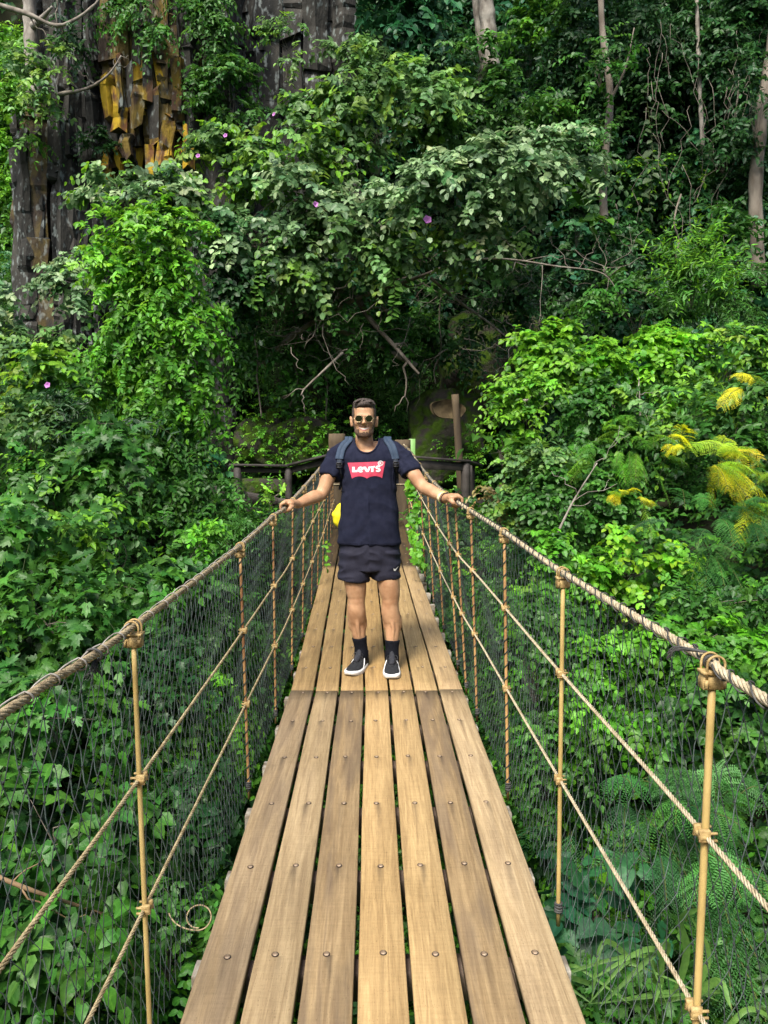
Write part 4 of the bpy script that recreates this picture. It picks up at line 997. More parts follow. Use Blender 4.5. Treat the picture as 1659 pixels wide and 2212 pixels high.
def loose_ends():
    b = MB(); p = curve_y(CR, np.array([1.34]))[0]
    for k in range(10): b.tube(catmull([p + [0, .01 * rnd.uniform(-1, 1), .014], p + [-.05, .02, .012 + .01 * rnd.random()], p + [-.062 - .008 * rnd.random(), .02, .006 * rnd.uniform(-1, 2)]], 6), .0014, 4)
    for q in range(4): b.torus(p + np.array([0, -.012 + .005 * q, 0]), (0, 1, .3), .0128, .0018, 14, 5)
    b.build('cord_whipping', M_LASHD, bridge)
    b = MB(); p = curve_y(CL, np.array([1.50]))[0]
    for k in range(26): b.tube(catmull([p + [0, 0, -.01], p + [.006 * rnd.uniform(-1, 1), .012 * rnd.uniform(-1, 1), -.025], p + [.012 * rnd.uniform(-1, 1), .03 * rnd.uniform(-1, 1), -.035 - .02 * rnd.random()]], 5), .0007, 3)
    b.torus(p, (0, 1, .4), .0155, .003, 14, 5); b.build('frayed_end', M_LASHD, bridge)
    # fallen coil of cable outside the left edge
    b = MB(); c = P(430, 1985, 2.62); a = np.linspace(0, 1, 60)
    th = a * 2 * np.pi * 1.35 + 2.6
    pts = np.stack([c[0] + .045 * np.cos(th) - .10 * np.clip(.25 - a, 0, 1) * 3, c[1] + .02 * np.sin(th), c[2] + .034 * np.sin(th) + .012 * a], 1)
    b.tube(pts, .0028, 6); b.build('cable_coil', M_ROPEL, bridge)
loose_ends()

# ------------------------------------------------------------------ the far end
M_LOG = mat('log', (.045, .030, .016), .85, scale=6, color2=(.12, .085, .045), bump=.8, bscale=20, stretch=(1, 1, .15))
M_DARKW = mat('dark_timber', (.018, .014, .012), .7, scale=6, color2=(.05, .042, .036), bump=.5, stretch=(1, 1, 1))
M_SLAB = mat('slab_wood', (.035, .026, .014), .95, scale=9, color2=(.085, .064, .034), bump=.7, stretch=(1, 1, .3))
def log(b, p, r, sides=16, wobble=.03):
    p = np.array(p, float); n = len(p); V, F, T = tube(p, r, sides, True)
    a = np.arange(len(V)) ; V[:-2] += rng.normal(0, 1, (len(V) - 2, 3)) * r * wobble
    b.add(V, [F, T])
for u0, u1, vt, lab, y in ((710, 745, 937, 'left log anchor post at the far end of the bridge, taller', 11.35), (853, 887, 950, 'right log anchor post at the far end of the bridge, rope wound on it', 11.35)):
    c = P((u0 + u1) / 2, vt, y); r = (u1 - u0) / 2 * y / FPX
    root = empty('log_post', (float(c[0]), y, -.3), lab, 'post')
    b = MB(); zs = np.linspace(-.3, c[2], 16); log(b, [[c[0], y, z] for z in zs], r, 20, .02); b.build('trunk', M_LOG, root)
    b = MB()
    for q in range(5): b.torus((c[0], y, c[2] - .24 - q * .022), nrm(np.array([.05 * (q % 2), -.1, 1])), r + .01, .012, 24, 6)
    b.torus((c[0], y, .9), (0, 0, 1), r + .006, .008, 24, 6)
    b.build('rope_turns', M_ROPER, root)
def railing(name, label, posts, rails, caps=()):
    root = empty(name, tuple(float(c) for c in posts[0][0]), label, 'railing')
    for (a, t, r) in posts:
        b = MB(); log(b, np.linspace(a, t, 6), r, 12, .02); b.build('post', M_DARKW, root)
    for a, c, wx, wz in rails:
        b = MB(); b.bar(a, c, wx, wz); b.build('rail', M_DARKW, root, smooth=False)
g = P
def dn(p, dz): return np.array([p[0], p[1], p[2] - dz])
y1 = 11.9
railing('timber_railing', 'dark timber railing with a sloping plank stair behind it, left of the left log post',
        [(dn(g(513, 1010, y1), 1.3), g(513, 1010, y1), .065), (dn(g(623, 1010, y1), 1.2), g(623, 1010, y1), .06)],
        [(g(497, 1004, y1), g(625, 1006, y1 - .02), .14, .035), (g(500, 1014, y1 + .03), g(623, 1016, y1 + .03), .05, .09), (g(619, 1006, y1), g(712, 983, 11.55), .14, .035), (g(623, 1017, y1 + .03), g(712, 994, 11.6), .05, .10),
         (g(440, 1052, y1 + .15), g(600, 1083, y1 + .1), .05, .12), (g(600, 1083, y1 + .1), g(660, 1088, y1 + .1), .05, .11),
         (g(455, 1090, y1 + .5), g(560, 1080, y1 + .5), .05, .14), (g(455, 1112, y1 + .45), g(660, 1098, y1 + .45), .05, .14), (g(470, 1135, y1 + .4), g(640, 1122, y1 + .4), .05, .16), (g(500, 1160, y1 + .3), g(640, 1150, y1 + .3), .05, .18)])
railing('timber_railing', 'dark timber railing between the right log post and the brown pole',
        [(dn(g(1006, 995, y1), 1.2), g(1006, 995, y1), .075), (dn(g(1020, 1005, 12.6), 1.2), g(1020, 1005, 12.6), .05)],
        [(g(880, 986, 11.5), g(1012, 996, y1), .15, .035), (g(890, 1003, 11.52), g(1006, 1008, y1), .05, .14), (g(1003, 995, y1), g(1035, 1006, 12.7), .14, .035), (g(960, 1088, y1 - .1), g(1045, 1090, y1 + .1), .12, .18), (g(870, 1070, 11.6), g(1000, 1095, y1), .05, .10)])
root = empty('wooden_sign', tuple(float(c) for c in dn(g(992, 1080, 12.3), .3)), 'round wood slab sign seen from behind on its tall brown pole', 'sign')
b = MB(); log(b, catmull([dn(g(1000, 1080, 12.3), .4), g(990, 960, 12.3), g(983, 852, 12.3)], 10), .062, 14, .02); b.build('pole', M_LOG, root)
b = MB(); c = g(962, 884, 12.42); a = np.linspace(0, 2 * np.pi, 28, endpoint=False)
rr = np.array([1 + .08 * math.sin(2 * t + .5) + .05 * math.sin(5 * t) for t in a]); X = .27 * np.cos(a) * rr; Z = .17 * np.sin(a) * rr
Ff = np.stack([c[0] + X * .99 + .05, np.full(28, c[1] - .05), c[2] + Z * .99 - .04 * np.cos(a)], 1); Ff[:, 1] += (Ff[:, 2] - c[2]) * .55; Bk = Ff + [-.03, .09, .0]; Fm = Ff + [-.006, .02, 0]; M_SLAB.node_tree.nodes['Principled BSDF'].inputs['Specular IOR Level'].default_value = .1
V = np.concatenate([Ff, Fm, Bk]); i = np.arange(28); j = (i + 1) % 28
b.add(V, [np.concatenate([np.stack([i, j, 28 + j, 28 + i], 1), np.stack([28 + i, 28 + j, 56 + j, 56 + i], 1)]), np.arange(28)[None], (np.arange(28)[::-1] + 56)[None]]); b.build('slab', M_SLAB, root, smooth=False)
M_GREENB = mat('green_board', (.16, .34, .08), .5, scale=5, color2=(.20, .40, .11), bump=0)
c0, c1 = g(884, 948, 11.75), g(896, 1012, 11.75)
b = MB(); b.box(((c0[0] + c1[0]) / 2 - .0, 11.75, (c0[2] + c1[2]) / 2 - .15), (.10, .03, abs(c0[2] - c1[2]) + .3), None, .003); 
b.box(((c0[0] + c1[0]) / 2 - .06, 11.77, (c0[2] + c1[2]) / 2 + .18), (.12, .02, .06), None, .003)
tag(b.build('green_board', M_GREENB, smooth=False), 'upright light green board just behind the right log post', 'board')

def boulder(label, c, r, seed, name='boulder'):
    import bmesh
    bm = bmesh.new(); bmesh.ops.create_icosphere(bm, subdivisions=4, radius=1)
    for v in bm.verts:
        p = v.co.copy(); n = mnoise.noise(p * 1.3 + Vector((seed, 0, 0))) * .45 + mnoise.noise(p * 3.5 + Vector((seed, 5, 0))) * .14 + mnoise.noise(p * 9) * .04
        q = p * (1 + n); f = [max(-.82, min(.82, q[k])) for k in range(3)]; v.co = Vector((f[0] * r[0], f[1] * r[1], f[2] * r[2]))
    me = bpy.data.meshes.new(name); bm.to_mesh(me); bm.free(); me.materials.append(M_MOSSROCK)
    for p in me.polygons: p.use_smooth = True
    o = bpy.data.objects.new(name, me); COL.objects.link(o); o.location = tuple(float(k) for k in c); tag(o, label, 'rock')
    return o
boulder('big mossy boulder between the green board and the tall brown pole', g(960, 945, 13.7), (.80, .8, 1.05), 1)
boulder('dark mossy rock wall block above the round wooden sign', g(1060, 800, 14.8), (1.2, .8, 1.4), 2)
boulder('rounded mossy rock behind the left railing', g(620, 960, 13.6), (1.1, .6, .6), 4)
boulder('pale upright stone in the shade above the left mossy rock', g(592, 918, 13.3), (.17, .15, .3), 7)
boulder('flat brown rock seen between the rails on the left', g(565, 1050, 12.8), (.55, .3, .16), 9)
b = MB(); c = g(620, 950, 13.2); n = 500
p0 = c + rng.normal(0, 1, (n, 3)) * np.array([.7, .2, .35]); sprays(b, p0, np.tile([0, -.6, .6], (n, 1)), .06, 5, 3, 'ovate', 'lime', 0, .5)
c = g(1005, 1010, 12.9); p0 = c + rng.normal(0, 1, (150, 3)) * np.array([.25, .1, .4]); sprays(b, p0, np.tile([0, -.6, .6], (150, 1)), .06, 5, 3, 'ovate', 'lime', 0, .5)
tag(b.build('moss_growth', M_LEAF, color=True), kind='stuff')

# climber on the right net near the far end
root = empty('climbing_vine', tuple(float(c) for c in P(905, 1215, 7.6)), 'young bright vine climbing the right net beside the man\'s hip', 'vine')
b = MB(); pts = catmull([P(912, 1222, 7.4), P(900, 1190, 7.6), P(893, 1150, 7.9), P(900, 1110, 8.0), P(892, 1070, 8.1), P(886, 1040, 8.3)], 34)
b.tube(pts, .004, 4, True, (.12, .2, .04))
for rep in range(4):
    pp = pts + rng.normal(0, .035, pts.shape) * np.array([1, .5, .6]); k = len(pts); leaves(b, pp, rng.normal(0, 1, (k, 3)) + [0, -.2, -.2], rng.normal(0, .4, (k, 3)) + [-.2, -.8, .5], rng.uniform(.05, .10, k), 'lobed' if rep % 2 else 'heart', palette(PAL['lime'], k), 2)
b.build('foliage', M_LEAF, root, color=True)
root = empty('climbing_vine', tuple(float(c) for c in P(700, 1225, 7.2)), 'few light leaves at the foot of the left net far along the deck', 'vine')
b = MB(); pts = catmull([P(706, 1230, 7.0), P(704, 1200, 7.2), P(708, 1170, 7.8)], 12); b.tube(pts, .004, 4, True, (.12, .2, .04))
leaves(b, pts, rng.normal(0, 1, (12, 3)), rng.normal(0, .3, (12, 3)) + [0, -.6, .8], .06, 'ovate', palette(PAL['lime'], 12), 2); b.build('foliage', M_LEAF, root, color=True)

# ------------------------------------------------------------------ the man
def skin_material():
    m = mat('skin', (.35, .185, .095), .55, scale=16, color2=(.50, .295, .165), bump=.12, bscale=260, spec=.35, detail=9)
    b = m.node_tree.nodes['Principled BSDF']; b.inputs['Subsurface Weight'].default_value = .06; b.inputs['Subsurface Scale'].default_value = .01
    b.inputs['Subsurface Radius'].default_value = (1, .35, .2)
    return m
M_SKIN = skin_material()
M_SHIRT = mat('shirt_cotton', (.010, .012, .026), .95, scale=30, color2=(.015, .017, .034), bump=.25, bscale=500, spec=.15)
M_SHORTS = mat('shorts_fabric', (.011, .011, .022), .8, scale=25, color2=(.017, .017, .031), bump=.2, bscale=300, spec=.3)
M_HAIR = mat('hair', (.025, .018, .014), .75, scale=90, color2=(.085, .063, .05), bump=.8, bscale=220, stretch=(1, .4, 1))
M_STUB = mat('short_hair', (.045, .03, .022), .8, scale=150, color2=(.12, .08, .055), bump=.5, bscale=300)
M_BEARD = mat('beard_hair', (.06, .034, .022), .8, scale=190, color2=(.19, .11, .07), bump=.6, bscale=300)
M_SOCK = mat('sock_knit', (.005, .006, .009), 1.0, scale=60, color2=(.009, .010, .014), bump=.3, bscale=300, spec=.1)
M_SHOE = mat('shoe_mesh', (.006, .007, .009), .9, scale=60, color2=(.014, .016, .019), bump=.5, bscale=400)
M_SUEDE = mat('shoe_suede', (.012, .013, .018), .85, scale=60, color2=(.028, .030, .038), bump=.3, bscale=400)
M_WHITE = mat('white_rubber', (.62, .62, .60), .5, scale=30, color2=(.75, .75, .73), bump=.1)
M_RED = mat('print_red', (.50, .035, .075), .7, scale=25, color2=(.60, .06, .11), bump=.15)
M_PRINTW = mat('print_white', (.78, .77, .74), .7, var=.05, bump=0)
M_STRAP = mat('strap_blue', (.016, .034, .064), .75, scale=20, color2=(.024, .046, .082), bump=.3, bscale=200)
M_WEB = mat('webbing', (.012, .018, .03), .8, scale=30, color2=(.022, .03, .045), bump=.4, bscale=300)
M_BLACKP = mat('black_plastic', (.008, .008, .01), .35, bump=0)
M_YEL = mat('yellow_cloth', (.72, .60, .01), .6, scale=8, color2=(.85, .74, .02), bump=.3, bscale=20)
M_GOLD = mat('gold_metal', (.55, .43, .24), .35, bump=0, metal=1.0)
M_LENS = mat('lens', (.012, .014, .005), .15, var=.2, scale=20, bump=0, spec=.25)
M_LIP = mat('lip', (.42, .14, .12), .5, bump=0)
M_TOOTH = mat('teeth', (.72, .69, .62), .3, bump=0)

FZ = .004
PY = 4.86
def remesh(b, voxel, smooth_it=2, smooth_f=.5, name='m'):
    me = b.mesh(name); o = bpy.data.objects.new(name, me); COL.objects.link(o)
    md = o.modifiers.new('r', 'REMESH'); md.mode = 'VOXEL'; md.voxel_size = voxel
    if smooth_it:
        s = o.modifiers.new('s', 'SMOOTH'); s.factor = smooth_f; s.iterations = smooth_it
    dg = bpy.context.evaluated_depsgraph_get(); dg.update()
    ev = bpy.data.meshes.new_from_object(o.evaluated_get(dg)); bpy.data.objects.remove(o)
    ev.polygons.foreach_set('use_smooth', np.ones(len(ev.polygons), bool)); return ev
def getV(me):
    a = np.empty(len(me.vertices) * 3, np.float32); me.vertices.foreach_get('co', a); return a.reshape(-1, 3).astype(float)
def setV(me, V): me.vertices.foreach_set('co', V.astype(np.float32).ravel()); me.update()
def getN(me):
    a = np.empty(len(me.vertices) * 3, np.float32); me.vertices.foreach_get('normal', a); return a.reshape(-1, 3).astype(float)
def finish(me, name, m, parent):
    me.name = name; me.materials.clear(); me.materials.append(m); me.transform(Matrix.Translation(-world_loc(parent)))
    o = bpy.data.objects.new(name, me); COL.objects.link(o); o.parent = parent; return o
def loft(b, rings, sides=28, pw=2.0):
    a = np.linspace(0, 2 * np.pi, sides, endpoint=False); ca, sa = np.cos(a), np.sin(a)
    ca = np.sign(ca) * abs(ca) ** (2 / pw); sa = np.sign(sa) * abs(sa) ** (2 / pw)
    V = []
    for r in rings:
        c = np.array(r[0], float); ex = np.array(r[3]) if len(r) > 3 else np.array([1., 0, 0]); ey = np.array(r[4]) if len(r) > 4 else np.array([0, 1., 0])
        V.append(c + ca[:, None] * ex * r[1] + sa[:, None] * ey * r[2])
    n = len(V); V = np.concatenate(V + [np.array([rings[0][0]], float), np.array([rings[-1][0]], float)])
    i, j = np.meshgrid(np.arange(n - 1), np.arange(sides), indexing='ij'); j2 = (j + 1) % sides
    F = np.stack([i * sides + j, i * sides + j2, (i + 1) * sides + j2, (i + 1) * sides + j], -1).reshape(-1, 4)
    k = np.arange(sides); k2 = (k + 1) % sides
    T = np.concatenate([np.stack([np.full(sides, n * sides), k2, k], 1), np.stack([np.full(sides, n * sides + 1), (n - 1) * sides + k, (n - 1) * sides + k2], 1)])
    b.add(V, [F, T])
def limb(b, pts, rads, n=24, sides=18):
    p = catmull(pts, n); r = np.interp(np.linspace(0, 1, n), np.linspace(0, 1, len(rads)), rads)
    # round the ends so the joints blend
    b.tube(p, r, sides); b.ball(p[0], r[0]); b.ball(p[-1], r[-1])

ROOT = empty('person', (0.0, 4.82, FZ), 'smiling bearded man in sunglasses, dark printed T-shirt and shorts, arms out on both ropes', 'person')
cx = P(797, 1000, PY)[0]
hx = P(786.5, 900, PY)[0]
def zz(v, y=PY): return P(800, v, y)[2]
shL, shR = P(727, 990, PY), P(869, 990, PY)
elL, elR = P(695, 1066, PY - .08), P(912, 1050, PY - .12)
wrL, wrR = P(643, 1089, PY - .23), P(962, 1077, PY - .30)
gL = curve_y(CL, np.array([4.55]))[0]; gR = curve_y(CR, np.array([4.48]))[0]
hipL, hipR = P(763, 1185, PY), P(832, 1185, PY)
knL, knR = P(770, 1300, PY - .01), P(843, 1302, PY - .02)
calL, calR = P(772, 1345, PY + .015), P(848, 1345, PY - .01)
anL, anR = P(780, 1402, PY + .02), P(847, 1410, PY - .04)
anL[2] = max(anL[2], .12); anR[2] = max(anR[2], .12)
print('joints', cx, hx, 'head', zz(863), 'chin', zz(944), 'hip', hipL, hipR, 'knee', knL, 'ankle', anL, anR)

head_parts = {}
def build_body():
    b = MB()
    zc = zz(944)                         # chin
    H = lambda dz, dy=0, dx=0: (hx + dx, PY + dy, zc + dz)
    HT = zz(868) - zc; k = HT / .245
    loft(b, [(H(-.003, -.062), .016, .016), (H(.006 * k, -.056), .034, .034), (H(.022 * k, -.038), .049, .056), (H(.05 * k, -.018), .060, .078), (H(.085 * k, -.008), .0675, .090),
             (H(.12 * k, -.004), .0715, .095), (H(.155 * k, 0), .0745, .099), (H(.19 * k, .004), .0735, .097), (H(.215 * k, .006), .064, .084), (H(.236 * k, .008), .042, .058), (H(.246 * k, .008), .016, .024)], 32, 2.25)
    # brow, nose, cheeks, lips, chin, ears
    b.tube(np.array([H(.142 * k, -.088, -.045), H(.145 * k, -.098, -.022), H(.141 * k, -.098, 0), H(.145 * k, -.098, .022), H(.142 * k, -.088, .045)]), .0105, 8)
    loft(b, [(H(.140 * k, -.094), .007, .010), (H(.118 * k, -.102), .009, .014), (H(.098 * k, -.108), .014, .019), (H(.088 * k, -.104), .017, .017), (H(.082 * k, -.096), .010, .010)], 14)
    for s in (-1, 1):
        b.ball(H(.094 * k, -.072, s * .040), (.021, .018, .020)); b.ball(H(.040 * k, -.050, s * .040), (.020, .026, .026))
        b.ball(H(.105 * k, .012, s * .082), (.011, .022, .034)); b.ball(H(.088 * k, .006, s * .078), (.010, .014, .018))
        b.ball(H(.130 * k, .016, s * .0885), (.007, .020, .016))
    b.ball(H(.012 * k, -.070), (.022, .018, .018)); 
    # neck and torso
    loft(b, [(H(.06, .012), .052, .058), (H(.01, .02), .057, .060), (H(-.045, .028), .060, .062), (H(-.085, .03, (cx - hx) * .6), .070, .070), ((cx, PY + .03, zc - .115), .105, .085)], 24)
    for s in (-1, 1):
        sh = shL if s < 0 else shR
        limb(b, [(cx + s * .045, PY + .04, zc - .07), (cx + s * .12, PY + .035, zc - .115), sh + [0, .01, -.01]], [.046, .048, .050], 12)
    t = zc - 1.46
    loft(b, [((cx, PY + .02, zc - .09), .085, .07), ((cx, PY + .02, zc - .125), .15, .092), ((cx, PY + .015, zc - .20), .165, .105), ((cx, PY + .01, zc - .30), .160, .105), ((cx, PY + .01, zc - .45), .150, .095),
             ((cx, PY + .01, zz(1180)), .160, .105), ((cx, PY + .01, zz(1225)), .155, .10)], 28, 2.3)
    for sh, el, wr, s in ((shL, elL, wrL, -1), (shR, elR, wrR, 1)):
        limb(b, [sh, sh * .5 + el * .5 + [0, -.012, .002], el, el * .62 + wr * .38, wr * .8 + el * .2, wr], [.048, .048, .046, .041, .0435, .038, .030, .027], 34)
        mid = sh * .55 + el * .45; b.ball(mid + [0, -.010, -.004], (.045, .045, .048))
    for hp, kn, cl, an in ((hipL, knL, calL, anL), (hipR, knR, calR, anR)):
        p = [hp, hp * .5 + kn * .5 + [0, -.01, 0], kn + [0, 0, .05], kn, kn + [0, .008, -.06], cl + [0, .012, 0], cl * .5 + an * .5 + [0, .008, 0], an]
        limb(b, p, [.076, .080, .071, .059, .056, .061, .062, .051, .041, .037], 44, 22)
        b.ball(kn + [0, -.026, .006], (.034, .030, .040)); b.ball(kn + [.032, -.018, .055], (.024, .026, .045)); b.ball(kn + [-.030, -.016, .065], (.024, .026, .045))
        b.ball(cl + [-.034, .020, .012], (.032, .040, .08)); b.ball(cl + [.034, .020, -.004], (.032, .040, .075)); b.tube(np.array([kn + [0, -.03, -.07], cl + [.004, -.042, -.03], cl * .4 + an * .6 + [0, -.026, 0]]), [.018, .014, .012], 8)
    # hands: palm, four fingers curled over the rope, thumb below on the inner side
    for wr, gp, C, s in ((wrL, gL, CL, -1), (wrR, gR, CR, 1)):
        a = nrm(curve_y(C, np.array([gp[1] + .04]))[0] - gp); out = nrm(np.cross(a, UP)) ; out = out if out[0] * s > 0 else -out
        upv = np.cross(out, a); upv = upv if upv[2] > 0 else -upv
        Q = lambda o, u_, al: gp + out * o + upv * u_ + a * al
        kb = [Q(.004, .034, al) for al in (.036, .013, -.011, -.034)]
        if s > 0: kb = [Q(.006, .034, al) for al in (.036, .013, -.011, -.034)]
        palm_c = Q(-.030, .026, 0)
        for i, kk in enumerate(kb):
            limb(b, [wr + a * (.014 - .009 * i), (wr + kk) / 2 + upv * .006, kk], [.022, .0165, .0125], 14, 12)
        limb(b, [wr, palm_c], [.028, .026], 8, 14)
        b.ball(palm_c, (.030, .036, .019))
        ln = [.94, 1.0, .97, .82]
        for i, al in enumerate((.037, .0135, -.0115, -.035)):
            f = ln[i]
            limb(b, [Q(.004, .034, al), Q(.024, .022, al), Q(.030 * f + .002, -.002, al * .98)], [.0108, .0098, .0090], 12, 12)
            limb(b, [Q(.030 * f + .002, -.002, al * .98), Q(.020 * f, -.021, al * .95), Q(-.002, -.024, al * .93)], [.0088, .0082, .0068], 12, 12)
        limb(b, [wr * .55 + palm_c * .45 - a * .022 - upv * .004, Q(-.034, .002, -.044), Q(-.020, -.014, -.040), Q(.000, -.021, -.030)], [.017, .0135, .011, .0085], 16, 12)
    me = remesh(b, .0042, 3, .5, 'body')
    return me
body_me = build_body()
V = getV(body_me)
zc = zz(944); HT = zz(868) - zc; kk_ = HT / .245
def Hp(dz, dy=0, dx=0): return np.array([hx + dx, PY + dy, zc + dz * kk_])
# mouth line and eye hollows
d = V - Hp(.055, -.085); m_ = np.exp(-(d[:, 0] / .024) ** 2 - (d[:, 2] / .005) ** 2 - (d[:, 1] / .03) ** 2); V[:, 1] += .004 * m_
for s in (-1, 1):
    d = V - Hp(.122, -.085, s * .031); m_ = np.exp(-(d[:, 0] / .014) ** 2 - (d[:, 2] / .010) ** 2 - (d[:, 1] / .03) ** 2); V[:, 1] += .008 * m_
setV(body_me, V)
body_bvh = BVHTree.FromPolygons([tuple(v) for v in V], [tuple(p.vertices) for p in body_me.polygons])
body = finish(body_me, 'body', M_SKIN, ROOT)

def hit_front(bvh, x, z, y0=3.5):
    h = bvh.ray_cast(Vector((x, y0, z)), Vector((0, 1, 0)))
    return h[0]

def patch(name, m, bvh, cond, off, parent, x0, x1, z0, z1, n, thick=.0):
    """skin-tight patch seen from the front: grid cells passing cond, laid on the surface"""
    xs = np.linspace(x0, x1, n); zs = np.linspace(z0, z1, int(n * abs(z1 - z0) / abs(x1 - x0)) + 1); idx = {}; V = []; F = []
    def vert(i, j):
        if (i, j) in idx: return idx[(i, j)]
        h = hit_front(bvh, xs[i], zs[j])
        if h is None: idx[(i, j)] = None; return None
        idx[(i, j)] = len(V); o = off(xs[i], zs[j]) if callable(off) else off; V.append((xs[i], h.y - o, zs[j])); return idx[(i, j)]
    for i in range(len(xs) - 1):
        for j in range(len(zs) - 1):
            if not cond((xs[i] + xs[i + 1]) / 2, (zs[j] + zs[j + 1]) / 2): continue
            q = [vert(i, j), vert(i + 1, j), vert(i + 1, j + 1), vert(i, j + 1)]
            if None in q: continue
            ys = [V[k][1] for k in q]
            if max(ys) - min(ys) > .02: continue
            F.append(q)
    b = MB(); b.add(np.array(V), np.array(F)); return b.build(name, m, parent)

# beard and moustache, eyebrows, mouth
def face_xy(x, z): return x - hx, (z - zc) / kk_
def beard_c(x, z):
    fx, fz = face_xy(x, z); ax = abs(fx); nz = .006 * mnoise.noise(Vector((x * 120, z * 120, 3)))
    if fz > .112 or fz < -.004: return False
    if ax > .070 and fz > .060: return False
    cheek = ax > .046 + nz + .34 * max(0, fz - .050) and fz < .105
    if fz < .052: cheek = ax > .031 + nz - .0 or fz < .030 + nz + .10 * max(0, ax - .012)
    mouthhole = ax < .030 and .038 < fz < .066
    if fz < .034 and ax < .0055: cheek = True
    must = .069 < fz < .077 + nz and ax < .034 - .9 * abs(fz - .070) and ax > .0015
    return (cheek and not mouthhole) or must
def beard_grow(V, N):
    pass
def face_patch(name, m, cond, off, voxel=.0028):
    """faces of the head surface satisfying a 3-D condition, pushed out along their normals"""
    me = body_me; ox = np.array(world_loc(ROOT)); Vw = getV(me) + ox; Nw = getN(me)
    keep = []
    for p in me.polygons:
        c = Vw[list(p.vertices)].mean(0)
        if c[2] < zc - .08 or abs(c[0] - hx) > .1: continue
        if c[1] > PY + .012 and name == 'beard': continue
        if name == 'beard' and c[2] - zc < .03 and c[1] > PY - .018: continue
        if cond(c, Nw[p.vertices[0]]): keep.append(list(p.vertices))
    used = sorted({i for f in keep for i in f}); mp = {v: i for i, v in enumerate(used)}
    VV = Vw[used] + Nw[used] * (off if not callable(off) else np.array([off(Vw[i]) for i in used])[:, None])
    b = MB(); q = [[mp[i] for i in f] for f in keep]; q4 = [f for f in q if len(f) == 4]
    b.add(VV, np.array(q4)); return b.build(name, m, body)
face_patch('beard', M_BEARD, lambda c, n: beard_c(c[0], c[2]) and c[1] < PY + .0 , .0028)
def hair_zone(c, n):
    fx, fz = face_xy(c[0], c[2]); y = c[1] - PY
    nz = .006 * mnoise.noise(Vector((c[0] * 60, c[1] * 60, c[2] * 60)))
    if abs(fx) > .0785 and fz < .15: return False
    front = .200 + nz + .012 * abs(fx) / .06
    if y < -.045: return fz > front or (abs(fx) > .060 and fz > .145 + nz)
    if y < -.012: return fz > .10 + nz and abs(fx) > .055 or fz > .19
    return fz > .055 + nz if y > .03 else fz > .13 + nz
face_patch('short_sides', M_STUB, hair_zone, lambda p: .004)
def build_hair():
    b = MB(); 
    H = lambda dz, dy=0, dx=0: tuple(Hp(dz, dy, dx))
    loft(b, [(H(.185, .030), .068, .075), (H(.202, .014), .0755, .094), (H(.222, .002), .072, .096), (H(.242, .0, .002), .060, .084), (H(.256, .002, .004), .040, .060), (H(.261, .004), .012, .02)], 30, 2.3)
    for i in range(46):                    # tufts combed to one side over the forehead
        a = -.9 + 1.8 * i / 45; x = .066 * math.sin(a); y = -.092 * math.cos(a) * .98
        z = .207 + .014 * math.cos(a * 1.7) + rnd.uniform(-.003, .004)
        p0 = Hp(z + .028, y * .82, x * .85 + .012); p1 = Hp(z + .008, y * 1.06, x + .004); p2 = Hp(z - .008 + rnd.uniform(-.003, .003), y * 1.03, x - .006)
        b.tube(catmull([p0, p1, p2], 6), [.0075, .009, .009, .008, .006, .003], 6)
    for i in range(150):
        t = rnd.uniform(-1.5, 1.5); q = rnd.uniform(-.08, .07); x = .066 * math.sin(t) * (1 - abs(q) * 2); z = .226 + .032 * math.cos(t) - 1.6 * q * q
        p0 = Hp(z - .004, q, x + .008); p1 = Hp(z + .007, q - .012, x); p2 = Hp(z + .001, q - .026, x - .008); b.tube(np.array([p0, p1, p2]), [.006, .006, .003], 5)
    me = remesh(b, .0026, 1, .4, 'hair'); return finish(me, 'hair', M_HAIR, ROOT)
hair = build_hair()
b = MB()
for s in (-1, 1):
    p = [Hp(.141, -.103, s * .014), Hp(.147, -.1045, s * .030), Hp(.142, -.094, s * .050)]; q = []
    for t in catmull(p, 9):
        h = hit_front(body_bvh, t[0], t[2]); q.append((t[0], (h.y if h else t[1]) - .001, t[2]))
    b.tube(np.array(q), [.0028, .004, .0045, .0045, .0042, .004, .0035, .003, .002], 6)
    b.build('eyebrow', M_BEARD, body); b = MB()
def strip(name, m, curve_top, curve_bot, off, parent):
    b = MB(); n = 15; V = []
    for i in range(n):
        t = -1 + 2 * i / (n - 1)
        for j in range(4):
            z = curve_bot(t) + (curve_top(t) - curve_bot(t)) * j / 3; x = hx + .033 * t; w_ = Hp(z)
            h = hit_front(body_bvh, x, w_[2]); V.append((x, h.y - off, w_[2]))
    i, j = np.meshgrid(np.arange(n - 1), np.arange(3), indexing='ij'); F = np.stack([i * 4 + j, (i + 1) * 4 + j, (i + 1) * 4 + j + 1, i * 4 + j + 1], -1).reshape(-1, 4)
    b.add(np.array(V), F); return b.build(name, m, parent)
strip('lip', M_LIP, lambda t: .063 + .004 * t * t, lambda t: .042 + .018 * t * t, .0012, body)
strip('teeth', M_TOOTH, lambda t: .0605 + .003 * t * t, lambda t: .0505 + .012 * t * t, .0024, body)

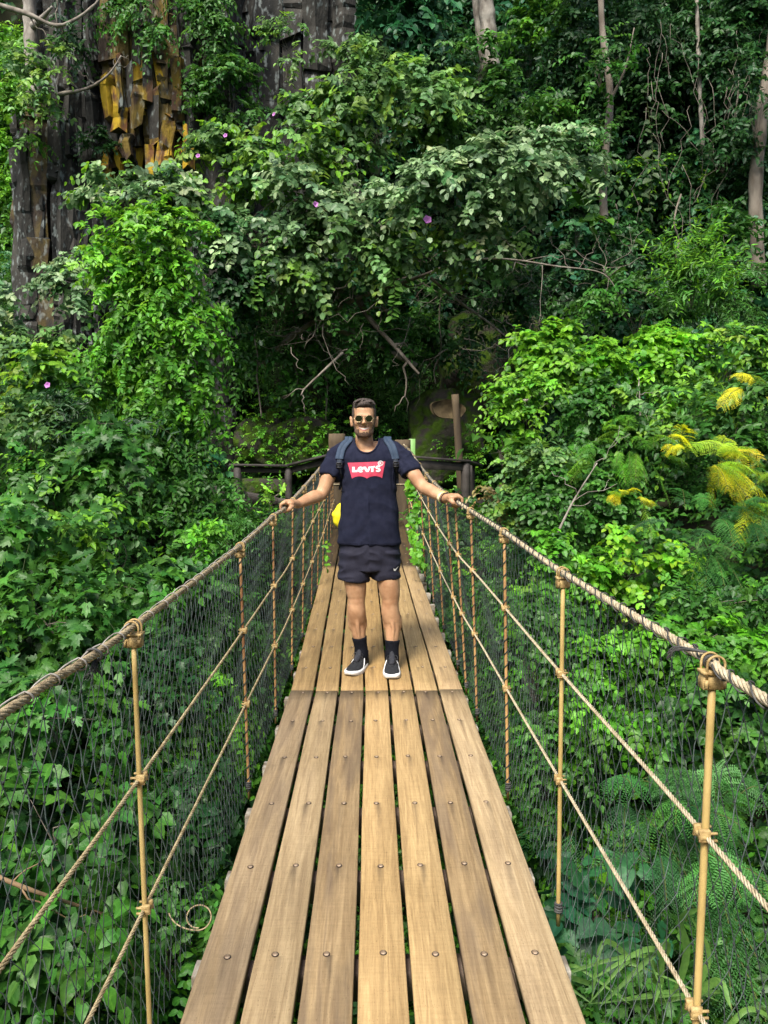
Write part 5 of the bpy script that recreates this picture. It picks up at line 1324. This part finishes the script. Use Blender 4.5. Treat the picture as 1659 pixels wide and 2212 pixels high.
# sunglasses
gl = empty('sunglasses', (float(hx), PY - .11, float(Hp(.124)[2])), 'round gold rimmed sunglasses with green-brown lenses'); gl.parent = ROOT
gl.location = Vector((float(hx), PY - .11, float(Hp(.124)[2]))) - world_loc(ROOT)
for s in (-1, 1):
    c = Hp(.124, -.1125, s * .0325); a = np.linspace(0, 2 * np.pi, 24, endpoint=False); rr = .0222 * (1 + .045 * np.cos(6 * a))
    ex = nrm(np.array([1, s * .22, 0])); ring = c + np.cos(a)[:, None] * ex * rr[:, None] * 1.06 + np.sin(a)[:, None] * UP * rr[:, None] * .96
    b = MB(); f = c + np.array([0, -.0025, 0]); Vv = np.concatenate([ring * .45 + f * .55, ring, [f]]); i = np.arange(24); j = (i + 1) % 24
    b.add(Vv, [np.stack([24 + i, 24 + j, j, i], 1), np.stack([i, j, np.full(24, 48)], 1)]); b.build('lens', M_LENS, gl)
    b = MB(); b.tube(np.concatenate([ring, ring[:2]]), .0011, 6, False); b.build('rim', M_GOLD, gl)
    b = MB(); b.tube(np.array([ring[0] if s > 0 else ring[12], Hp(.128, -.085, s * .074), Hp(.126, .0, s * .083)]), .0016, 6); b.build('temple', M_GOLD, gl)
b = MB(); b.tube(catmull([Hp(.128, -.1145, -.0095), Hp(.131, -.117, 0), Hp(.128, -.1145, .0095)], 7), .0015, 6); b.build('bridge', M_GOLD, gl)

# T-shirt
def build_shirt():
    b = MB()
    loft(b, [((cx, PY + .01, zz(1173)), .205, .128), ((cx, PY + .01, zz(1150)), .203, .128), ((cx, PY + .005, zz(1110)), .190, .124), ((cx + .003, PY + .005, zz(1060)), .173, .122), ((cx, PY + .005, zz(1020)), .171, .124),
             ((cx, PY + .012, zz(990)), .185, .124), ((cx, PY + .02, zz(970)), .165, .108), ((cx, PY + .028, zz(956)), .115, .088), ((cx, PY + .03, zz(950)), .085, .076)], 40, 2.4)
    for s, sh, el in ((-1, shL, elL), (1, shR, elR)):
        hem = P(712, 1030, PY - .045) if s < 0 else P(888, 1024, PY - .065)
        limb(b, [(cx + s * .07, PY + .035, zz(962)), sh * .5 + np.array([cx + s * .10, PY + .03, zz(965)]) * .5 + [0, 0, .006], sh + [s * .004, 0, -.008]], [.052, .066, .072], 12)
        b.tube(catmull([sh + [-s * .02, 0, -.005], sh * .45 + hem * .55, hem], 12), np.linspace(.072, .068, 12), 24, True)
    me = remesh(b, .0055, 4, .5, 'shirt'); V = getV(me); N = getN(me)
    # folds
    D = np.zeros(len(V))
    for i, v in enumerate(V):
        x, y, z = v; fx = (x - cx) / .2; h = (z - zz(1173)) / (zz(950) - zz(1173))
        w1 = mnoise.noise(Vector((x * 9, y * 5, z * 3.2))); w2 = mnoise.noise(Vector((x * 20 + z * 8 * (1 if x > cx else -1), y * 9, z * 8 + 4)))
        lower = max(0, 1 - h * 1.3)
        ridge = (1 - abs(mnoise.noise(Vector((x * 11 + .8 * z, 3, z * 2.4)))) * 2.2)
        D[i] = .013 * w1 + .010 * w2 + .008 * lower * ridge + .004 * (1 - 2.5 * abs(mnoise.noise(Vector((x * 7 + z * 5 * (1 if x > cx else -1), 9, z * 9)))))
        if abs(fx) > .75 and h > .5: D[i] += .006 * (1 - abs(mnoise.noise(Vector((x * 14, y * 14, z * 16)))) * 2.5)
    V = V + N * D[:, None]
    setV(me, V)
    # neck opening
    import bmesh
    bm = bmesh.new(); bm.from_mesh(me)
    nc = Vector((hx * .6 + cx * .4, PY - .02, zz(949))); 
    def inneck(c):
        dx = (c.x - (hx * .5 + cx * .5)) / .082
        if c.y < PY + .02: return c.z > zz(945) - (zz(945) - zz(979)) * math.sqrt(max(0, 1 - dx * dx)) and abs(dx) < 1
        return dx * dx + ((c.y - PY - .02) / .07) ** 2 < 1 and c.z > zz(960)
    kill = [f for f in bm.faces if inneck(f.calc_center_median())]
    bmesh.ops.delete(bm, geom=kill, context='FACES')
    be = [v for v in bm.verts if v.is_boundary]
    for _ in range(6):
        new = {}
        for v in be:
            nb = [e.other_vert(v) for e in v.link_edges if e.is_boundary]
            if len(nb) == 2: new[v] = v.co * .4 + (nb[0].co + nb[1].co) * .3
        for v, c in new.items(): v.co = c
    loopc = [v.co.copy() for v in be if v.co.z > zz(990)]
    bm.to_mesh(me); bm.free(); me.polygons.foreach_set('use_smooth', np.ones(len(me.polygons), bool))
    return me, loopc
shirt_me, neck = build_shirt()
sv = getV(shirt_me)
shirt_bvh = BVHTree.FromPolygons([tuple(v) for v in sv], [tuple(p.vertices) for p in shirt_me.polygons])
shirt = finish(shirt_me, 'shirt', M_SHIRT, ROOT)
nk = sorted(neck, key=lambda p: math.atan2(p.x - (hx * .55 + cx * .45), -(p.y - PY - .02)))
nk = np.array([tuple(p) for p in nk]); nk = np.concatenate([nk, nk[:1]])
ker = np.ones(7) / 7
def smooth_closed(a, it=3):
    for _ in range(it): a = (np.roll(a[:-1], 1, 0) + a[:-1] + np.roll(a[:-1], -1, 0)) / 3; a = np.concatenate([a, a[:1]])
    return a
nk = smooth_closed(nk, 6)
b = MB(); b.tube(nk + [0, -.001, .001], .0055, 8, False); b.build('collar', M_SHIRT, shirt)
b = MB()                                             # hem seam
zs = zz(1169); ring = []
for a in np.linspace(0, 2 * np.pi, 60):
    dr = Vector((math.sin(a), -math.cos(a), 0)); h = shirt_bvh.ray_cast(Vector((cx, PY + .01, zs)) + dr * .5, -dr)
    if h[0]: ring.append(tuple(h[0] + dr * .0006))
if len(ring) > 10: b.tube(np.array(ring), .0016, 5, False); b.build('hem', M_SHIRT, shirt)

# chest print
def onshirt(u, v, off):
    p = P(u, v, PY - .12); h = hit_front(shirt_bvh, p[0], p[2]); return (p[0], (h.y if h else PY - .12) - off, p[2])
def print_uv(a, c):
    """a,c in photo crop coordinates of the chest print (crop scale 4.1475, origin 1250,1540)"""
    return (1250 + a / 4.1475) * .54861, (1540 + c / 4.1475) * .54861
def badge():
    nx, nz = 60, 24; V = []
    for i in range(nx + 1):
        t = i / nx; xt = 488 + t * (1108 - 488); xb = 562 + t * (1054 - 562); yt = 1172 - 25 * t
        yb = 1432 - 10 * t - 38 * math.sin(math.pi * ((t * 2) % 1 if t < 1 else 1)) ** .8
        if t > .49 and t < .51: yb = 1428
        for j in range(nz + 1):
            s_ = j / nz; yy = yt + (yb - yt) * s_; f = (yy - yt) / (1430 - yt); V.append(onshirt(*print_uv(xt + (xb - xt) * f, yy), .0022))
    i, j = np.meshgrid(np.arange(nx), np.arange(nz), indexing='ij'); m = nz + 1
    F = np.stack([i * m + j, i * m + j + 1, (i + 1) * m + j + 1, (i + 1) * m + j], -1).reshape(-1, 4)
    b = MB(); b.add(np.array(V), F); return b.build('printed_badge', M_RED, shirt)
bad = badge()
def letters():
    b = MB()
    def poly(pts, off=.0046):
        # pts in print crop coordinates; densify, triangulate by bmesh
        import bmesh
        bm = bmesh.new(); vs_ = []
        for k, p in enumerate(pts): vs_.append(bm.verts.new((p[0], p[1], 0)))
        f = bm.faces.new(vs_); bmesh.ops.triangulate(bm, faces=[f]); bm.verts.index_update(); bm.verts.ensure_lookup_table()
        V = [onshirt(*print_uv(v.co.x, v.co.y), off) for v in bm.verts]; F = [[v.index for v in f.verts] for f in bm.faces]; bm.free(); b.add(np.array(V), np.array(F))
    def stroke(pts, w, off=.0046, closed=False):
        p = np.array(pts, float); t = nrm(np.gradient(p, axis=0)); n = np.stack([-t[:, 1], t[:, 0]], 1); w = np.broadcast_to(w, (len(p),))[:, None] / 2
        A, B_ = p + n * w, p - n * w; V = [onshirt(*print_uv(*q), off) for ab in zip(A, B_) for q in ab]; i = np.arange(len(p) - 1) * 2
        b.add(np.array(V), np.stack([i, i + 1, i + 3, i + 2], 1))
    def arc(cx_, cy, rx, ry, a0, a1, n=22): return [(cx_ + rx * math.cos(math.radians(a)), cy + ry * math.sin(math.radians(a))) for a in np.linspace(a0, a1, n)]
    poly([(566, 1240), (606, 1238), (606, 1292), (652, 1289), (652, 1323), (566, 1326)])                                   # L
    stroke(arc(706, 1281, 36, 34, -2, -318, 30), [28] * 30); stroke([(672, 1284), (742, 1280)], 18)                          # e
    poly([(745, 1236), (790, 1234), (822, 1296), (834, 1318), (794, 1320)]); poly([(838, 1232), (878, 1230), (834, 1318), (812, 1290)], .0050)                         # V
    poly([(878, 1229), (914, 1227), (914, 1317), (878, 1319)])                                                              # I
    poly([(918, 1222), (938, 1221), (934, 1248), (920, 1250)])                                                              # '
    stroke(arc(990, 1246, 31, 18, -20, -215, 16) + arc(988, 1288, 33, 19, -60, 155, 18), [25] * 34)                         # S
    stroke(arc(1031, 1178, 40, 37, 0, 360, 32), 11); stroke([(1018, 1158), (1018, 1200)], 10); stroke([(1016, 1160), (1034, 1160), (1042, 1169), (1034, 1179), (1018, 1180)], 9); stroke([(1030, 1180), (1046, 1200)], 10)
    return b.build('printed_letters', M_PRINTW, bad, smooth=False)
letters()

# shorts
def build_shorts():
    b = MB()
    loft(b, [((cx, PY + .01, zz(1228)), .175, .115), ((cx, PY + .01, zz(1200)), .196, .125), ((cx, PY + .01, zz(1170)), .195, .122), ((cx, PY + .01, zz(1150)), .185, .115)], 34, 2.4)
    cL = P(764, 1252, PY); cR = P(833.5, 1248, PY)
    b.tube(catmull([P(768, 1190, PY), P(766, 1220, PY), cL], 10), np.linspace(.104, .103, 10), 26, True)
    b.tube(catmull([P(828, 1190, PY), P(831, 1220, PY), cR], 10), np.linspace(.106, .097, 10), 26, True)
    me = remesh(b, .0055, 3, .5, 'shorts'); V = getV(me); N = getN(me); D = np.zeros(len(V))
    for i, v in enumerate(V):
        x, y, z = v; c = abs(x - cx)
        D[i] = .007 * mnoise.noise(Vector((x * 10, y * 8, z * 7))) + .008 * (1 - 2.4 * abs(mnoise.noise(Vector((x * 7 + 9 * z * (1 if x > cx else -1), y * 5, z * 14)))))
    setV(me, V + N * D[:, None]); return me
sm = build_shorts(); shv = getV(sm); shorts_bvh = BVHTree.FromPolygons([tuple(v) for v in shv], [tuple(p.vertices) for p in sm.polygons])
shorts = finish(sm, 'shorts', M_SHORTS, ROOT)
def tick():
    pts = [(885, 1305), (884, 1318), (889, 1326), (898, 1327), (921, 1297), (900, 1312), (892, 1314), (888, 1310)]
    b = MB(); V = []
    for a, c in pts:
        u, v = (1050 + a / 1.7694) * .54861, (1500 + c / 1.7694) * .54861; p = P(u, v, PY - .1); h = hit_front(shorts_bvh, p[0], p[2]); V.append((p[0], (h.y if h else PY - .1) - .0035, p[2]))
    V = np.array(V); b.add(V, [np.array([[0, 1, 7], [1, 2, 6], [1, 6, 7], [2, 3, 6], [3, 5, 6], [3, 4, 5]])]); b.build('printed_mark', M_PRINTW, shorts, smooth=False)
tick()

# socks and shoes
def shoe(an, toe, s):
    dz = FZ; f = nrm(np.array([toe[0] - an[0], toe[1] - an[1], 0])); r = np.array([f[1], -f[0], 0]); r = np.cross(f, UP)
    heel = np.array([an[0], an[1], 0]) - f * .075; Ls = .30
    Q = lambda l, w_, z: heel + f * l + r * w_ + UP * (z + dz)
    sh = empty('shoe', (float(heel[0]), float(heel[1]), dz), 'black low shoe with white sole and wavy white side stripe'); sh.parent = ROOT; sh.location = Vector((float(heel[0]), float(heel[1]), dz)) - world_loc(ROOT)
    b = MB(); n = 40; prof = []
    for i in range(n):
        t = i / n * 2 * math.pi; l = Ls / 2 - Ls / 2 * math.cos(t); wd = .052 * abs(math.sin(t)) ** .55 * (.80 + .26 * sstep(.3, .75, l / Ls)); wd *= 1.1; prof.append((l, wd * (1 if t < math.pi else -1) + .006 * math.sin(math.pi * l / Ls) * s))
    rings = []
    for z, sc in ((0, .93), (.004, .98), (.022, 1.0), (.032, .985)):
        rings.append(np.array([Q(Ls / 2 + (l - Ls / 2) * sc, w_ * sc, z + .012 * max(0, (l / Ls - .75) / .25) ** 2 * (1 if z < .01 else .6)) for l, w_ in prof]))
    V = np.concatenate(rings); i, j = np.meshgrid(np.arange(3), np.arange(n), indexing='ij'); j2 = (j + 1) % n
    F = np.stack([i * n + j, i * n + j2, (i + 1) * n + j2, (i + 1) * n + j], -1).reshape(-1, 4)
    b.add(V, [F, np.arange(n)[None][:, ::-1], (np.arange(n) + 3 * n)[None]]); b.build('sole', M_WHITE, sh)
    b = MB(); ring = []
    prof2 = [(.008, .028, .030, .075), (.03, .037, .03, .088), (.065, .040, .03, .092), (.10, .043, .03, .088), (.14, .046, .03, .076), (.18, .049, .03, .062), (.22, .050, .03, .052), (.255, .044, .03, .043), (.283, .028, .030, .036), (.291, .012, .03, .033)]
    rings = [(Q(l, .004 * s, .026), w_, h_ - .02, r, UP) for l, w_, _, h_ in prof2]
    V = []
    for c, w_, h_, rr_, uu in rings:
        a = np.linspace(0, np.pi, 15); V.append(c + np.cos(a)[:, None] * rr_ * w_ + (np.sin(a) ** .8)[:, None] * uu * h_)
    V = np.concatenate(V); i, j = np.meshgrid(np.arange(len(rings) - 1), np.arange(14), indexing='ij'); F = np.stack([i * 15 + j, i * 15 + j + 1, (i + 1) * 15 + j + 1, (i + 1) * 15 + j], -1).reshape(-1, 4)
    b.add(V, [F, np.arange(15)[None], (np.arange(15)[::-1] + 15 * (len(rings) - 1))[None]]); b.build('upper', M_SHOE, sh)
    b = MB(); b.tube(np.array([Q(.055, 0, .07), Q(.058, 0, .108)]), .045, 18, True); b.build('collar', M_SUEDE, sh)
    b = MB(); limb(b, [Q(.105, .002 * s, .128), Q(.125, .002 * s, .098), Q(.17, .003 * s, .076)], [.016, .022, .020], 10, 10); b.build('tongue', M_SUEDE, sh)
    b = MB(); b.box(Q(.104, .002 * s, .135), (.020, .006, .016), None, .001); b.build('tag', M_WHITE, sh)
    for sd in (-1, 1):
        b = MB(); pts = []
        for q in np.linspace(0, 1, 20):
            l = .05 + .15 * q; zq = .045 + .030 * math.sin(q * 4.4 + .4) * (1 - q * .3) + .012 * (1 - q)
            w0 = np.interp(l, [p[0] for p in prof2], [p[1] for p in prof2]); h0 = np.interp(l, [p[0] for p in prof2], [p[3] for p in prof2]) - .02
            th = math.asin(min(.98, max(0.05, ((zq - .026) / h0)) ** 1.25)); pts.append(Q(l, sd * (w0 * math.cos(th) + .001) + .004 * s, zq))
        b.tube(np.array(pts), .0042, 6, True); b.build('stripe', M_WHITE, sh)
    b = MB()
    for k in range(5):
        l = .125 + .018 * k; z = .094 - .0085 * k; b.tube(catmull([Q(l, -.026, z - .012), Q(l + .006, 0, z + .006), Q(l, .026, z - .012)], 8), .0022, 5)
    for sd in (-1, 1): b.tube(catmull([Q(.12, 0, .104), Q(.12, sd * .026, .112), Q(.14, sd * .036, .092), Q(.135, sd * .01, .100)], 14), .002, 5); b.tube(catmull([Q(.12, 0, .104), Q(.15, sd * .024, .086), Q(.17, sd * .04, .06)], 8), .002, 5)
    b.build('laces', M_BLACKP, sh)
    return Q
for an, toe, s, vt in ((anL, (-.165, 4.70, 0), -1, 1378), (anR, (.105, 4.58, 0), 1, 1381)):
    shoe(an, toe, s)
    b = MB(); kn = calL if s < 0 else calR; top = an.copy(); zt = zz(vt); f = (zt - an[2]) / (kn[2] - an[2]); top = an + (kn - an) * f * 1.0
    low = np.array([an[0], an[1] - .01, .06]); b.tube(catmull([top, top * .5 + an * .5, an, low], 12), [.0505, .049, .0475, .046, .0450, .0442, .044, .045, .046, .047, .046, .044], 22); b.build('sock', M_SOCK, ROOT)

# wristband and bead bracelet on the man's left wrist
d = nrm(wrR - elR); b = MB(); c = wrR - d * .030
b.tube(np.array([c - d * .011, c - d * .010, c + d * .010, c + d * .011]), [.0345, .0362, .0352, .0335], 26, False); b.build('wristband', mat('band', (.80, .66, .12), .5, scale=12, color2=(.85, .82, .66), bump=0), ROOT)
b = MB(); t_ = nrm(np.cross(d, UP)); u_ = np.cross(t_, d); c = wrR - d * .006
for k in range(26): a = 2 * math.pi * k / 26; b.ball(c + (t_ * math.cos(a) + u_ * math.sin(a)) * .0335, .0042, 6, 4)
b.build('bracelet', mat('beads', (.06, .03, .025), .4, bump=0), ROOT)

# backpack
bp = empty('backpack', (float(cx), PY + .2, 1.0), 'dark blue backpack worn by the man, only its two shoulder straps in view', 'backpack')
b = MB(); loft(b, [((cx, PY + .21, zz(1090)), .10, .05), ((cx, PY + .215, zz(1080)), .135, .075), ((cx, PY + .215, zz(1020)), .14, .08), ((cx, PY + .20, zz(975)), .13, .07), ((cx, PY + .18, zz(962)), .09, .04)], 28, 4); b.build('bag', M_STRAP, bp)
def strap(pix, w0, name, m, off, over=True, th=.010):
    pts = []
    for (u, v) in pix:
        p = P(u, v, PY - .1); h = hit_front(shirt_bvh, p[0], p[2]); pts.append(np.array([p[0], (h.y if h else PY) - off, p[2]]))
    if over:
        t0 = pts[0]; pts = [np.array([t0[0] * .96 + cx * .04, PY + .15, t0[2] - .03]), np.array([t0[0], PY + .085, t0[2] + .012]), np.array([t0[0], PY + .03, t0[2] + .018])] + pts
    p = catmull(pts, 30); T = nrm(np.gradient(p, axis=0)); S_ = np.array([1., 0, 0]) - T * T[:, :1]; S_ = nrm(S_); N_ = np.cross(T, S_)
    N_ = np.where(N_[:, 1:2] > 0, -N_, N_); N_[:, 2] = np.where(p[:, 1] > PY, abs(N_[:, 2]), N_[:, 2])
    w_ = np.broadcast_to(w0, (30,))[:, None] / 2; V = []
    prof = [(-1, 0), (-1, .7), (-.8, 1), (-.12, 1.0), (0, .65), (.12, 1.0), (.8, 1), (1, .7), (1, 0)] if th > .005 else [(-1, 0), (-1, 1), (1, 1), (1, 0)]
    for a, c in prof: V.append(p + S_ * w_ * a + N_ * th * c)
    V = np.stack(V, 1).reshape(-1, 3); k = len(prof); i, j = np.meshgrid(np.arange(29), np.arange(k), indexing='ij'); j2 = (j + 1) % k
    F = np.stack([i * k + j, i * k + j2, (i + 1) * k + j2, (i + 1) * k + j], -1).reshape(-1, 4)
    b = MB(); b.add(V, [F, np.arange(k)[None], (np.arange(k)[::-1] + 29 * k)[None]]); return b.build(name, m, bp)
strap([(752, 952), (744, 960), (737, 972), (733.5, 986), (733, 992)], .052, 'shoulder_strap', M_STRAP, .004)
strap([(838, 952), (845, 962), (850, 974), (853.5, 988), (854, 992)], .052, 'shoulder_strap', M_STRAP, .004)
strap([(733, 990), (733, 1000), (732, 1010)], .030, 'webbing', M_WEB, .004, False, .004)
strap([(732.5, 1010), (736, 1025), (735, 1045), (732, 1060)], .016, 'webbing', M_WEB, .003, False, .003)
strap([(854.5, 990), (856, 1002), (857, 1012)], .030, 'webbing', M_WEB, .004, False, .004)
strap([(857, 1012), (858, 1030), (858.5, 1047)], .026, 'webbing', M_WEB, .003, False, .003)
for u, v in ((732.5, 1005), (856, 1003)):
    p = P(u, v, PY - .1); h = hit_front(shirt_bvh, p[0], p[2]); c = np.array([p[0], (h.y if h else PY) - .010, p[2]]); b = MB()
    for q in (-.014, 0, .014): b.box(c + [0, 0, q], (.038, .008, .0065), None, .001)
    for q in (-.017, .017): b.box(c + [q, 0, 0], (.006, .008, .034), None, .001)
    b.build('buckle', M_BLACKP, bp, smooth=False)

# yellow bag behind his hip
b = MB(); c = P(738, 1112, 5.25)
pts = [P(742, 1086, 5.25), P(737, 1095, 5.25), P(731, 1108, 5.25), P(733, 1125, 5.25), P(741, 1142, 5.25)]
rings = []
for t in np.linspace(0, 1, 12):
    v = 1086 + 58 * t; p = P(745, v, 5.25); w_ = .012 + .082 * math.sin(math.pi * (t * .9 + .05)) ** .7; rings.append((p, w_ * (1 + .06 * math.sin(t * 19)), w_ * .7))
loft(b, rings, 22); me = remesh(b, .007, 2, .5, 'bag'); V = getV(me); N = getN(me)
V = V + N * np.array([[.006 * mnoise.noise(Vector((v[0] * 25, v[1] * 25, v[2] * 9)))] for v in V]); setV(me, V)
yb_ = empty('yellow_bag', tuple(float(k) for k in P(745, 1144, 5.25)), 'crumpled yellow cloth bag hanging behind the man\'s hip', 'bag'); finish(me, 'cloth', M_YEL, yb_)
b = MB(); b.tube(catmull([P(742, 1088, 5.25), P(750, 1060, 5.22), (cx - .10, PY + .25, zz(1030))], 8), .004, 6); b.build('drawstring', M_YEL, yb_)
